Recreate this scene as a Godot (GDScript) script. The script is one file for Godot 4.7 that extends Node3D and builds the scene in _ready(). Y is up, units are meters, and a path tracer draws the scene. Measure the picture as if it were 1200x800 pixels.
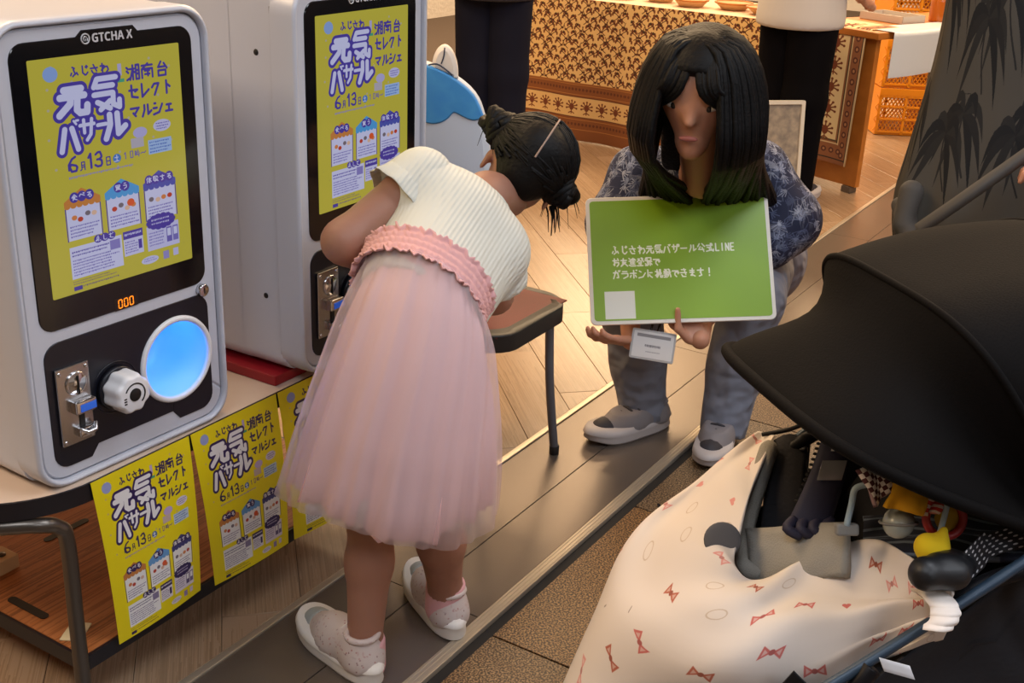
extends Node3D
# A capsule-toy corner at an indoor market: world x runs along the row of machines, z points out of their fronts.

const EYE := Vector3(0, 1.35, 0)
const FOCAL := 1392.0
var view_basis: Basis
var M := {}          # materials by name

# ---------- places ----------
func P(px: float, py: float, d: float) -> Vector3:       # a point at depth d
	return EYE + view_basis * Vector3((px - 600.0) / FOCAL * d, -(py - 400.0) / FOCAL * d, -d)

func PH(px: float, py: float, h: float) -> Vector3:      # a point at height h
	var v := view_basis * Vector3((px - 600.0) / FOCAL, -(py - 400.0) / FOCAL, -1.0)
	return EYE + v * ((h - EYE.y) / v.y)

# ---------- mesh collector ----------
class MB:
	var v := PackedVector3Array()
	var uv := PackedVector2Array()
	var ix := PackedInt32Array()
	var t := Transform3D()

	func put(p: Vector3, w := Vector2.ZERO) -> int:
		v.append(t * p)
		uv.append(w)
		return v.size() - 1

	func tri(a: int, b: int, c: int) -> void:
		ix.append(a); ix.append(b); ix.append(c)

	func quad(a: int, b: int, c: int, d: int) -> void:
		tri(a, b, c); tri(a, c, d)

	# turns the triangles from index i0 so that their volume is positive (normals outwards)
	func outward(i0: int) -> void:
		var vol := 0.0
		var o: Vector3 = v[ix[i0]] if i0 < ix.size() else Vector3.ZERO
		for i in range(i0, ix.size(), 3):
			vol += (v[ix[i]] - o).dot((v[ix[i + 2]] - o).cross(v[ix[i + 1]] - o))
		if vol < 0.0:
			for i in range(i0, ix.size(), 3):
				var s := ix[i + 1]
				ix[i + 1] = ix[i + 2]
				ix[i + 2] = s

	func face(a: Vector3, b: Vector3, c: Vector3, d: Vector3) -> void:
		quad(put(a, Vector2(0, 0)), put(b, Vector2(1, 0)), put(c, Vector2(1, 1)), put(d, Vector2(0, 1)))

	# box with chamfered or rounded edges
	func box(c: Vector3, size: Vector3, r := 0.0, n := 1, b := Basis()) -> void:
		var i0 := ix.size()
		var h := size * 0.5
		r = minf(r, minf(h.x, minf(h.y, h.z)) * 0.98)
		for axis in 3:
			var ua := (axis + 1) % 3
			var va := (axis + 2) % 3
			var us := _marks(h[ua], r, n)
			var vs := _marks(h[va], r, n)
			for sgn in [-1.0, 1.0]:
				var base := v.size()
				for a in us:
					for e in vs:
						var p := Vector3.ZERO
						p[axis] = h[axis] * sgn
						p[ua] = a
						p[va] = e
						var q := p
						if r > 0.0:
							var inner := p.clamp(-(h - Vector3.ONE * r), h - Vector3.ONE * r)
							q = inner + (p - inner).normalized() * r
						put(c + b * q, Vector2(a / maxf(h[ua], 0.0001) * 0.5 + 0.5, e / maxf(h[va], 0.0001) * 0.5 + 0.5))
				var nv := vs.size()
				for i in us.size() - 1:
					for j in nv - 1:
						var k := base + i * nv + j
						if sgn > 0:
							quad(k, k + 1, k + nv + 1, k + nv)
						else:
							quad(k, k + nv, k + nv + 1, k + 1)
		outward(i0)

	func _marks(h: float, r: float, n: int) -> Array:
		if r <= 0.0:
			return [-h, h]
		var m := []
		for i in n + 1:
			m.append(-h + r - r * tan(PI / 4 * (1.0 - float(i) / n)))
		for i in n + 1:
			m.append(h - r + r * tan(PI / 4 * float(i) / n))
		return m

	func tube(pts: Array, rad, segs := 8, caps := true, flat := 1.0, flat_dir := Vector3.ZERO) -> void:
		var i0 := ix.size()
		var n := pts.size()
		var up := Vector3.UP
		var t0: Vector3 = (pts[1] - pts[0]).normalized()
		if absf(t0.dot(up)) > 0.9:
			up = Vector3.RIGHT
		if flat_dir != Vector3.ZERO:
			up = flat_dir
		var base := v.size()
		for i in n:
			var tg: Vector3 = (pts[mini(i + 1, n - 1)] - pts[maxi(i - 1, 0)]).normalized()
			var sd := tg.cross(up)
			if sd.length() < 0.001:
				sd = tg.cross(Vector3(0.3, 0.5, 0.8))
			sd = sd.normalized()
			var nu := sd.cross(tg).normalized()
			if flat_dir == Vector3.ZERO:
				up = nu
			var r: float = rad[i] if rad is Array else rad
			for k in segs:
				var a := TAU * k / segs
				put(pts[i] + sd * (cos(a) * r) + nu * (sin(a) * r * flat), Vector2(float(k) / segs, float(i) / maxf(1, n - 1)))
		for i in n - 1:
			for k in segs:
				var a := base + i * segs + k
				var b := base + i * segs + (k + 1) % segs
				quad(a, b, b + segs, a + segs)
		if caps:
			for e in [0, n - 1]:
				var c := put(pts[e])
				for k in segs:
					var a: int = base + e * segs + k
					var b: int = base + e * segs + (k + 1) % segs
					if e == 0:
						tri(c, b, a)
					else:
						tri(c, a, b)
		outward(i0)

	# profile: Vector2(radius, height) from bottom to top round the local y axis; corners repeat a point for a hard edge
	func lathe(prof: Array, segs := 24, xf := Transform3D(), wave := 0, depth := 0.0) -> void:
		var i0 := ix.size()
		var base := v.size()
		var n := prof.size()
		for i in n:
			for k in segs:
				var a := TAU * k / segs
				var r: float = prof[i].x
				if wave > 0:
					r *= 1.0 - depth * (0.5 + 0.5 * cos(a * wave))
				put(xf * Vector3(cos(a) * r, prof[i].y, sin(a) * r), Vector2(float(k) / segs, float(i) / (n - 1)))
		for i in n - 1:
			for k in segs:
				var a := base + i * segs + k
				var b := base + i * segs + (k + 1) % segs
				quad(a, a + segs, b + segs, b)
		outward(i0)

	# polygon in the xy plane, from z0 to z1, front edge bevelled
	func prism(poly: PackedVector2Array, z0: float, z1: float, bevel := 0.0, xf := Transform3D(), uvr := Rect2(0, 0, 1, 1)) -> void:
		var i0 := ix.size()
		var n := poly.size()
		var area := 0.0
		for i in n:
			area += poly[i].cross(poly[(i + 1) % n])
		if area < 0:
			poly.reverse()
		var inner := PackedVector2Array()
		for i in n:
			var e0 := (poly[i] - poly[(i + n - 1) % n]).normalized()
			var e1 := (poly[(i + 1) % n] - poly[i]).normalized()
			var m := (e0 + e1).normalized()
			var nrm := Vector2(-m.y, m.x)
			inner.append(poly[i] + nrm * bevel / maxf(0.35, nrm.dot(Vector2(-e0.y, e0.x))))
		var rings := [[poly, z0], [poly, z1 - bevel], [inner, z1]] if bevel > 0.0 else [[poly, z0], [poly, z1]]
		for q in rings.size() - 1:
			var b0 := v.size()
			for i in n:
				put(xf * Vector3(rings[q][0][i].x, rings[q][0][i].y, rings[q][1]))
				put(xf * Vector3(rings[q + 1][0][i].x, rings[q + 1][0][i].y, rings[q + 1][1]))
			for i in n:
				var j := (i + 1) % n
				quad(b0 + i * 2, b0 + i * 2 + 1, b0 + j * 2 + 1, b0 + j * 2)
		for e in [0, rings.size() - 1]:
			var ring: PackedVector2Array = rings[e][0]
			var b0 := v.size()
			for p in ring:
				put(xf * Vector3(p.x, p.y, rings[e][1]), Vector2((p.x - uvr.position.x) / uvr.size.x, (p.y - uvr.position.y) / uvr.size.y))
			var tr := Geometry2D.triangulate_polygon(ring)
			for i in range(0, tr.size(), 3):
				if e == 0:
					tri(b0 + tr[i], b0 + tr[i + 1], b0 + tr[i + 2])
				else:
					tri(b0 + tr[i], b0 + tr[i + 2], b0 + tr[i + 1])
		outward(i0)

	# frame between two outlines with the same number of points
	func frame(outer: PackedVector2Array, inner: PackedVector2Array, z0: float, z1: float, xf := Transform3D()) -> void:
		var i0 := ix.size()
		var n := outer.size()
		var rings := [[outer, z0, outer, z1], [outer, z1, inner, z1], [inner, z1, inner, z0], [inner, z0, outer, z0]]
		for q in rings:
			var b0 := v.size()
			for i in n:
				put(xf * Vector3(q[0][i].x, q[0][i].y, q[1]))
				put(xf * Vector3(q[2][i].x, q[2][i].y, q[3]))
			for i in n:
				var j := (i + 1) % n
				quad(b0 + i * 2, b0 + i * 2 + 1, b0 + j * 2 + 1, b0 + j * 2)
		outward(i0)

	func grid(nu: int, nv: int, f: Callable, wrap := false, flip := false) -> void:
		var base := v.size()
		for i in nu + 1:
			for j in nv + 1:
				var u := float(i) / nu
				var w := float(j) / nv
				put(f.call(u, w), Vector2(u, w))
		for i in nu:
			for j in nv:
				var a := base + i * (nv + 1) + j
				if flip:
					quad(a, a + nv + 1, a + nv + 2, a + 1)
				else:
					quad(a, a + 1, a + nv + 2, a + nv + 1)

	# a sheet with thickness th, from the same kind of function
	func sheet(nu: int, nv: int, f: Callable, th: float) -> void:
		var i0 := ix.size()
		var g := []
		for i in nu + 1:
			for j in nv + 1:
				g.append(f.call(float(i) / nu, float(j) / nv))
		var w := nv + 1
		var nr := []
		for i in nu + 1:
			for j in nv + 1:
				var du: Vector3 = g[mini(i + 1, nu) * w + j] - g[maxi(i - 1, 0) * w + j]
				var dv: Vector3 = g[i * w + mini(j + 1, nv)] - g[i * w + maxi(j - 1, 0)]
				nr.append(du.cross(dv).normalized())
		var base := v.size()
		for s in 2:
			for i in nu + 1:
				for j in nv + 1:
					put(g[i * w + j] + nr[i * w + j] * th * (0.5 if s == 0 else -0.5), Vector2(float(i) / nu, float(j) / nv))
		var off := (nu + 1) * w
		for i in nu:
			for j in nv:
				var a := base + i * w + j
				quad(a, a + 1, a + w + 1, a + w)
				quad(a + off, a + off + w, a + off + w + 1, a + off + 1)
		for i in nu:
			for j in [0, nv]:
				var a: int = base + i * w + j
				if j == 0:
					quad(a, a + w, a + w + off, a + off)
				else:
					quad(a, a + off, a + w + off, a + w)
		for j in nv:
			for i in [0, nu]:
				var a: int = base + i * w + j
				if i == 0:
					quad(a, a + off, a + 1 + off, a + 1)
				else:
					quad(a, a + 1, a + 1 + off, a + off)
		outward(i0)

	func ball(c: Vector3, r: Vector3, n := 12, b := Basis()) -> void:
		var i0 := ix.size()
		var base := v.size()
		for i in n + 1:
			for k in n * 2:
				var th := PI * i / n
				var a := PI * k / n
				put(c + b * Vector3(sin(th) * cos(a) * r.x, cos(th) * r.y, sin(th) * sin(a) * r.z), Vector2(float(k) / (n * 2), float(i) / n))
		for i in n:
			for k in n * 2:
				var a := base + i * n * 2 + k
				var e := base + i * n * 2 + (k + 1) % (n * 2)
				quad(a, e, e + n * 2, a + n * 2)
		outward(i0)

	func ring(c: Vector3, axis: Vector3, R: float, r: float, n := 24, m := 8) -> void:
		var s := axis.cross(Vector3.UP if absf(axis.y) < 0.9 else Vector3.RIGHT).normalized()
		var u := s.cross(axis.normalized())
		var i0 := ix.size()
		var base := v.size()
		for i in n:
			var a := TAU * i / n
			var d := s * cos(a) + u * sin(a)
			for k in m:
				var e := TAU * k / m
				put(c + d * (R + r * cos(e)) + axis.normalized() * r * sin(e), Vector2(float(i) / n, float(k) / m))
		for i in n:
			for k in m:
				var i2 := (i + 1) % n
				var k2 := (k + 1) % m
				quad(base + i * m + k, base + i2 * m + k, base + i2 * m + k2, base + i * m + k2)
		outward(i0)

	# bones: [a, b, ra, rb, squash dir, squash]; smooth union meshed as surface nets
	func nets(bones: Array, cell: float, k: float, cuts := []) -> void:
		var lo := Vector3.ONE * 1e9
		var hi := -lo
		for b in bones:
			var rr := maxf(b[2], b[3])
			lo = lo.min(b[0].min(b[1]) - Vector3.ONE * rr)
			hi = hi.max(b[0].max(b[1]) + Vector3.ONE * rr)
		lo -= Vector3.ONE * cell * 3
		hi += Vector3.ONE * cell * 3
		var nx := int((hi.x - lo.x) / cell) + 1
		var ny := int((hi.y - lo.y) / cell) + 1
		var nz := int((hi.z - lo.z) / cell) + 1
		var f := PackedFloat32Array()
		f.resize(nx * ny * nz)
		f.fill(1.0)
		var pad := k + cell * 2.0
		for b in bones:
			var a: Vector3 = b[0]
			var ba: Vector3 = b[1] - a
			var bb := maxf(ba.length_squared(), 1e-9)
			var ra: float = b[2]
			var rb: float = b[3]
			var sq: bool = b.size() > 4
			var sn: Vector3 = b[4] if sq else Vector3.ZERO
			var ss: float = (b[5] - 1.0) if sq else 0.0
			var rr := maxf(ra, rb) + pad
			var l := ((a.min(b[1]) - Vector3.ONE * rr - lo) / cell).max(Vector3.ZERO)
			var h := (a.max(b[1]) + Vector3.ONE * rr - lo) / cell
			for x in range(int(l.x), mini(int(h.x) + 1, nx)):
				for y in range(int(l.y), mini(int(h.y) + 1, ny)):
					var row := (x * ny + y) * nz
					for z in range(int(l.z), mini(int(h.z) + 1, nz)):
						var pa := lo + Vector3(x, y, z) * cell - a
						if sq:
							pa += sn * (pa.dot(sn) * ss)
						var q := clampf(pa.dot(ba) / bb, 0.0, 1.0)
						var d := (pa - ba * q).length() - (ra + (rb - ra) * q)
						if d > pad:
							continue
						var o := f[row + z]
						var m := maxf(k - absf(o - d), 0.0) / k
						f[row + z] = minf(o, d) - m * m * k * 0.25
		for c in cuts:
			var cn: Vector3 = c[1]
			var cd: float = cn.dot(c[0])
			for x in nx:
				for y in ny:
					var row := (x * ny + y) * nz
					for z in nz:
						var o := f[row + z]
						if o < 0.05:
							f[row + z] = maxf(o, cn.dot(lo + Vector3(x, y, z) * cell) - cd)
		var id := PackedInt32Array()
		id.resize(nx * ny * nz)
		id.fill(-1)
		var st := [ny * nz, nz, 1]
		for x in nx - 1:
			for y in ny - 1:
				for z in nz - 1:
					var o := (x * ny + y) * nz + z
					if absf(f[o]) > cell * 2.5:
						continue
					var inside := 0
					var sum := Vector3.ZERO
					var cnt := 0
					for e in 8:
						if f[o + (e & 1) * st[0] + ((e >> 1) & 1) * st[1] + (e >> 2) * st[2]] < 0:
							inside += 1
					if inside == 0 or inside == 8:
						continue
					for e in 8:
						var ex := e & 1
						var ey := (e >> 1) & 1
						var ez := e >> 2
						var i1: int = o + ex * st[0] + ey * st[1] + ez * st[2]
						var f1 := f[i1]
						for ax in 3:
							if (e >> ax) & 1:
								continue
							var f2 := f[i1 + st[ax]]
							if (f1 < 0) != (f2 < 0):
								var p := Vector3(ex, ey, ez)
								p[ax] += f1 / (f1 - f2)
								sum += p
								cnt += 1
					id[o] = put(lo + (Vector3(x, y, z) + sum / cnt) * cell)
		var i0 := ix.size()
		for x in range(1, nx - 1):
			for y in range(1, ny - 1):
				for z in range(1, nz - 1):
					var o := (x * ny + y) * nz + z
					if absf(f[o]) > cell * 2.5:
						continue
					var s0 := f[o] < 0
					for ax in 3:
						if s0 == (f[o + st[ax]] < 0):
							continue
						var d1: int = st[(ax + 1) % 3]
						var d2: int = st[(ax + 2) % 3]
						var a := id[o]
						var b := id[o - d1]
						var c := id[o - d1 - d2]
						var d := id[o - d2]
						if a < 0 or b < 0 or c < 0 or d < 0:
							continue
						if s0:
							quad(a, d, c, b)
						else:
							quad(a, b, c, d)
		outward(i0)

	func mesh() -> ArrayMesh:
		var nr := PackedVector3Array()
		nr.resize(v.size())
		for i in range(0, ix.size(), 3):
			var a := v[ix[i]]
			var n := (v[ix[i + 2]] - a).cross(v[ix[i + 1]] - a)
			nr[ix[i]] += n
			nr[ix[i + 1]] += n
			nr[ix[i + 2]] += n
		for i in nr.size():
			nr[i] = nr[i].normalized() if nr[i].length_squared() > 0 else Vector3.UP
		var arr := []
		arr.resize(Mesh.ARRAY_MAX)
		arr[Mesh.ARRAY_VERTEX] = v
		arr[Mesh.ARRAY_NORMAL] = nr
		arr[Mesh.ARRAY_TEX_UV] = uv
		arr[Mesh.ARRAY_INDEX] = ix
		var am := ArrayMesh.new()
		am.add_surface_from_arrays(Mesh.PRIMITIVE_TRIANGLES, arr)
		return am

# ---------- nodes ----------
func tag(o: Node3D, label: String, category: String, group := "", kind := "") -> Node3D:
	if label: o.set_meta("label", label)
	if category: o.set_meta("category", category)
	if group: o.set_meta("group", group)
	if kind: o.set_meta("kind", kind)
	return o

func thing(called: String, label: String, category: String, at := Vector3.ZERO, turn := Basis(), group := "") -> Node3D:
	var o := Node3D.new()
	o.name = called
	add_child(o, true)
	o.transform = Transform3D(turn, at)
	return tag(o, label, category, group)

# a part given in its parent's own space
func part(called: String, mb: MB, m: Material, parent: Node3D, label := "") -> MeshInstance3D:
	var o := MeshInstance3D.new()
	o.name = called
	o.mesh = mb.mesh()
	o.material_override = m
	parent.add_child(o, true)
	if label: o.set_meta("label", label)
	return o

# a part whose shape was given in world space
func wpart(called: String, mb: MB, m: Material, parent: Node3D, label := "") -> MeshInstance3D:
	var o := part(called, mb, m, parent, label)
	o.transform = parent.global_transform.affine_inverse()
	return o

func struct(called: String, mb: MB, m: Material) -> MeshInstance3D:
	var o := part(called, mb, m, self)
	o.set_meta("kind", "structure")
	return o

func rrect(x0: float, y0: float, x1: float, y1: float, r: float, n := 6) -> PackedVector2Array:
	var p := PackedVector2Array()
	for c in [[x1 - r, y1 - r, 0.0], [x0 + r, y1 - r, 0.5], [x0 + r, y0 + r, 1.0], [x1 - r, y0 + r, 1.5]]:
		for i in n + 1:
			var a: float = PI * (c[2] + 0.5 * i / n)
			p.append(Vector2(c[0] + cos(a) * r, c[1] + sin(a) * r))
	return p

func spline(pts: Array, n: int) -> Array:      # Catmull-Rom through the points
	var out := []
	var m := pts.size()
	for i in m - 1:
		for k in n:
			var t := float(k) / n
			var p0 = pts[maxi(i - 1, 0)]
			var p1 = pts[i]
			var p2 = pts[i + 1]
			var p3 = pts[mini(i + 2, m - 1)]
			out.append(0.5 * (2.0 * p1 + (p2 - p0) * t + (2.0 * p0 - 5.0 * p1 + 4.0 * p2 - p3) * t * t + (3.0 * p1 - p0 - 3.0 * p2 + p3) * t * t * t))
	out.append(pts[m - 1])
	return out

func along(pts: Array, t: float):               # point at share t of an evenly sampled list
	var x := clampf(t, 0, 1) * (pts.size() - 1)
	var i := mini(int(x), pts.size() - 2)
	return lerp(pts[i], pts[i + 1], x - i)

# ---------- materials ----------
func mat(called: String, c: Color, rough := 0.6, metal := 0.0) -> StandardMaterial3D:
	var m := StandardMaterial3D.new()
	m.resource_name = called
	m.albedo_color = c
	m.roughness = rough
	m.metallic = metal
	M[called] = m
	return m

func noise_tex(freq: float, ramp: Array, size := 512, kind := FastNoiseLite.TYPE_SIMPLEX_SMOOTH, oct := 4, sd := 1) -> NoiseTexture2D:
	var n := FastNoiseLite.new()
	n.noise_type = kind
	n.frequency = freq
	n.fractal_octaves = oct
	n.seed = sd
	var t := NoiseTexture2D.new()
	t.noise = n
	t.width = size
	t.height = size
	t.seamless = true
	if ramp.size():
		var g := Gradient.new()
		var off := PackedFloat32Array()
		var cols := PackedColorArray()
		for i in ramp.size():
			off.append(float(i) / (ramp.size() - 1))
			cols.append(ramp[i])
		g.offsets = off
		g.colors = cols
		t.color_ramp = g
	return t

func bump_tex(freq: float, size := 256, strength := 4.0, oct := 3, sd := 3) -> NoiseTexture2D:
	var t := noise_tex(freq, [], size, FastNoiseLite.TYPE_SIMPLEX_SMOOTH, oct, sd)
	t.as_normal_map = true
	t.bump_strength = strength
	return t

func triplanar(m: StandardMaterial3D, s: float, world := false) -> StandardMaterial3D:
	m.uv1_triplanar = true
	m.uv1_world_triplanar = world
	m.uv1_scale = Vector3.ONE * s
	return m

func with_bump(m: StandardMaterial3D, t: Texture2D, s := 1.0) -> StandardMaterial3D:
	m.normal_enabled = true
	m.normal_texture = t
	m.normal_scale = s
	return m

func rgb(r: int, g: int, b: int) -> Color:
	return Color8(r, g, b)
# ---------- printing: pictures drawn with strokes (there is no Japanese font) ----------
# each character: strokes of grid points, two digits a point (x then y, y down), strokes parted by blanks
const GLYPH := {
	"ふ": "3152 5243 43566748 4839 2618 7688", "じ": "31375969 6987 6273 7182", "さ": "1484 4177 26384979", "わ": "3139 1353 5327 27648497 9779",
	"元": "2272 1484 444619 6468799997", "気": "2113 2181 2373 1575 757899 9997 2769 6739", "バ": "3319 6389 7182 8191", "ザ": "1383 3136 71676749 8192 9193",
	"ー": "1585", "ル": "323519 626896", "公": "3114 6194 44278787 6589", "式": "1383 61657899 9997 7182 2555 4558 1968", "お": "1363 31382745858769 7183",
	"友": "1383 413719 357547 4719 4599", "達": "4282 6163 3393 3585 3787 6367 1122 143437 1839 3999", "登": "2242 4215 6195 7182 3464 3646 6466 3666 3747 6758 1989",
	"録": "2113 2151 1444 3149 1949 1728 5181 8184 5484 4595 7579 5658 8798", "で": "1383 83454769 7486 8495", "ガ": "1363 4119 637858 7182 8191",
	"ラ": "2272 1484 848739", "ポ": "1484 5159 2618 7688 8191", "ン": "2243 196894", "に": "2128 4474 464779", "挑": "1343 3139 3928 1745 616539 717999 9997 4455 8574 4756",
	"戦": "2132 4142 1353 1357 5357 1555 1757 3339 1959 61719899 5494 8368 7182", "き": "2272 1585 5177 27383979", "ま": "2373 2575 515838 384789", "す": "1383 51564555 566839",
	"！": "5156 5859", "湘": "1223 1425 1938 3363 5159 5339 5465 7191 7179 9199 7999 7494 7696", "南": "1282 5114 1484 1419 8489 3565 3767 5558",
	"台": "412474 6285 2676 2629 7679 2979", "セ": "148465 313889", "レ": "212985", "ク": "3214 327239", "ト": "4149 4375", "マ": "138356 3658", "シ": "2232 1545 196893", "ェ": "3474 5458 2888",
	"月": "3171 7179 313819 3474 3676", "日": "2171 2129 7179 2979 2575", "土": "2474 5158 1989", "食": "5115 5195 3565 3464 3439 6466 3666 4799", "べ": "153295 7182 8192",
	"る": "227226757588 885947", "買": "1282 1214 8284 1484 2575 2528 7578 2878 2677 4819 6899", "う": "3161 2474 747739", "体": "3114 2229 4393 6169 6347 6398 5878",
	"験": "1151 1117 1454 3117 1757 5739 7154 7194 5686 5658 8688 6855 7899", "時": "1232 1217 3237 1737 1535 4484 6164 4696 7679 5657", "楽": "4161 3363 3336 6366 3666 1747 5759 1838 7898",
	"し": "31385979 7988", "む": "1363 313827 273889 7182", "（": "614346 4669", "）": "416366 6649", "～": "1635 3576 7694",
	"L": "212989", "I": "5159", "N": "292189 8981", "E": "812129 2989 2575", "6": "71421518 2739 3979 7987 8776 7635 3517", "1": "335159", "3": "224161 617374 745535 5576 767869 693918", "0": "315171 717779 793937 3731",
	":": "5253 5758"}

class Canvas:
	var im: Image
	var s: float         # picture pixels per unit
	func _init(w: int, h: int, scale: float, c: Color) -> void:
		im = Image.create(w, h, false, Image.FORMAT_RGB8)
		im.fill(c)
		s = scale
	func rect(x0: float, y0: float, x1: float, y1: float, c: Color) -> void:
		im.fill_rect(Rect2i(int(x0 * s), int(y0 * s), maxi(1, int((x1 - x0) * s)), maxi(1, int((y1 - y0) * s))), c)
	func oval(x: float, y: float, rx: float, ry: float, c: Color) -> void:
		var h := maxi(1, int(ry * s))
		for j in range(-h, h + 1):
			var w := rx * s * sqrt(maxf(0.0, 1.0 - float(j * j) / (h * h)))
			im.fill_rect(Rect2i(int(x * s - w), int(y * s) + j, maxi(1, int(w * 2)), 1), c)
	func poly(pts: PackedVector2Array, c: Color) -> void:
		var y0 := 1e9
		var y1 := -1e9
		for p in pts:
			y0 = minf(y0, p.y * s)
			y1 = maxf(y1, p.y * s)
		for y in range(int(y0), int(y1) + 1):
			var xs := []
			var n := pts.size()
			for i in n:
				var a := pts[i] * s
				var b := pts[(i + 1) % n] * s
				if (a.y <= y + 0.5) != (b.y <= y + 0.5):
					xs.append(a.x + (y + 0.5 - a.y) / (b.y - a.y) * (b.x - a.x))
			xs.sort()
			for i in range(0, xs.size() - 1, 2):
				im.fill_rect(Rect2i(int(xs[i]), y, maxi(1, int(xs[i + 1] - xs[i] + 0.5)), 1), c)
	func line(a: Vector2, b: Vector2, w: float, c: Color) -> void:
		var d := b - a
		var n := Vector2(-d.y, d.x).normalized() * w * 0.5 if d.length() > 0.0001 else Vector2(w * 0.5, 0)
		if w * s > 1.4:
			poly(PackedVector2Array([a + n, b + n, b - n, a - n]), c)
			if w * s > 2.5:
				oval(a.x, a.y, w * 0.5, w * 0.5, c)
				oval(b.x, b.y, w * 0.5, w * 0.5, c)
		else:
			var k := int(d.length() * s) + 1
			for i in k + 1:
				var p := a.lerp(b, float(i) / k) * s
				im.fill_rect(Rect2i(int(p.x), int(p.y), 1, 1), c)
	func glyph(g: String, at: Vector2, size: Vector2, w: float, c: Color, lean := 0.0) -> void:
		for st in g.split(" ", false):
			var last := Vector2.INF
			for i in range(0, st.length() - 1, 2):
				var q := Vector2(st[i].to_int(), st[i + 1].to_int()) / 10.0
				var p := at + Vector2(q.x * size.x + (0.5 - q.y) * lean * size.y, q.y * size.y)
				if last != Vector2.INF:
					line(last, p, w, c)
				last = p
	func finish(w: int, h: int, gain := Color.WHITE) -> ImageTexture:
		im.resize(w, h, Image.INTERPOLATE_BILINEAR)
		return ImageTexture.create_from_image(im)

func write(cv: Canvas, words: String, at: Vector2, size: Vector2, w: float, c: Color, lean := 0.0, pitch := 1.0) -> void:
	var x := at.x
	for ch in words:
		if GLYPH.has(ch):
			cv.glyph(GLYPH[ch], Vector2(x, at.y), size, w, c, lean)
		x += size.x * pitch

func fine_print(cv: Canvas, rng: RandomNumberGenerator, x0: float, y0: float, x1: float, y1: float, rows: int, c: Color) -> void:
	var dy := (y1 - y0) / rows
	for r in rows:
		var x := x0
		var stop := x1 - rng.randf() * (x1 - x0) * 0.25
		while x < stop:
			var w := rng.randf_range(0.5, 1.1)
			cv.rect(x, y0 + dy * (r + 0.15), x + w, y0 + dy * (r + 0.15) + dy * rng.randf_range(0.3, 0.5), c)
			x += w + rng.randf_range(0.25, 0.5)

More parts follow.
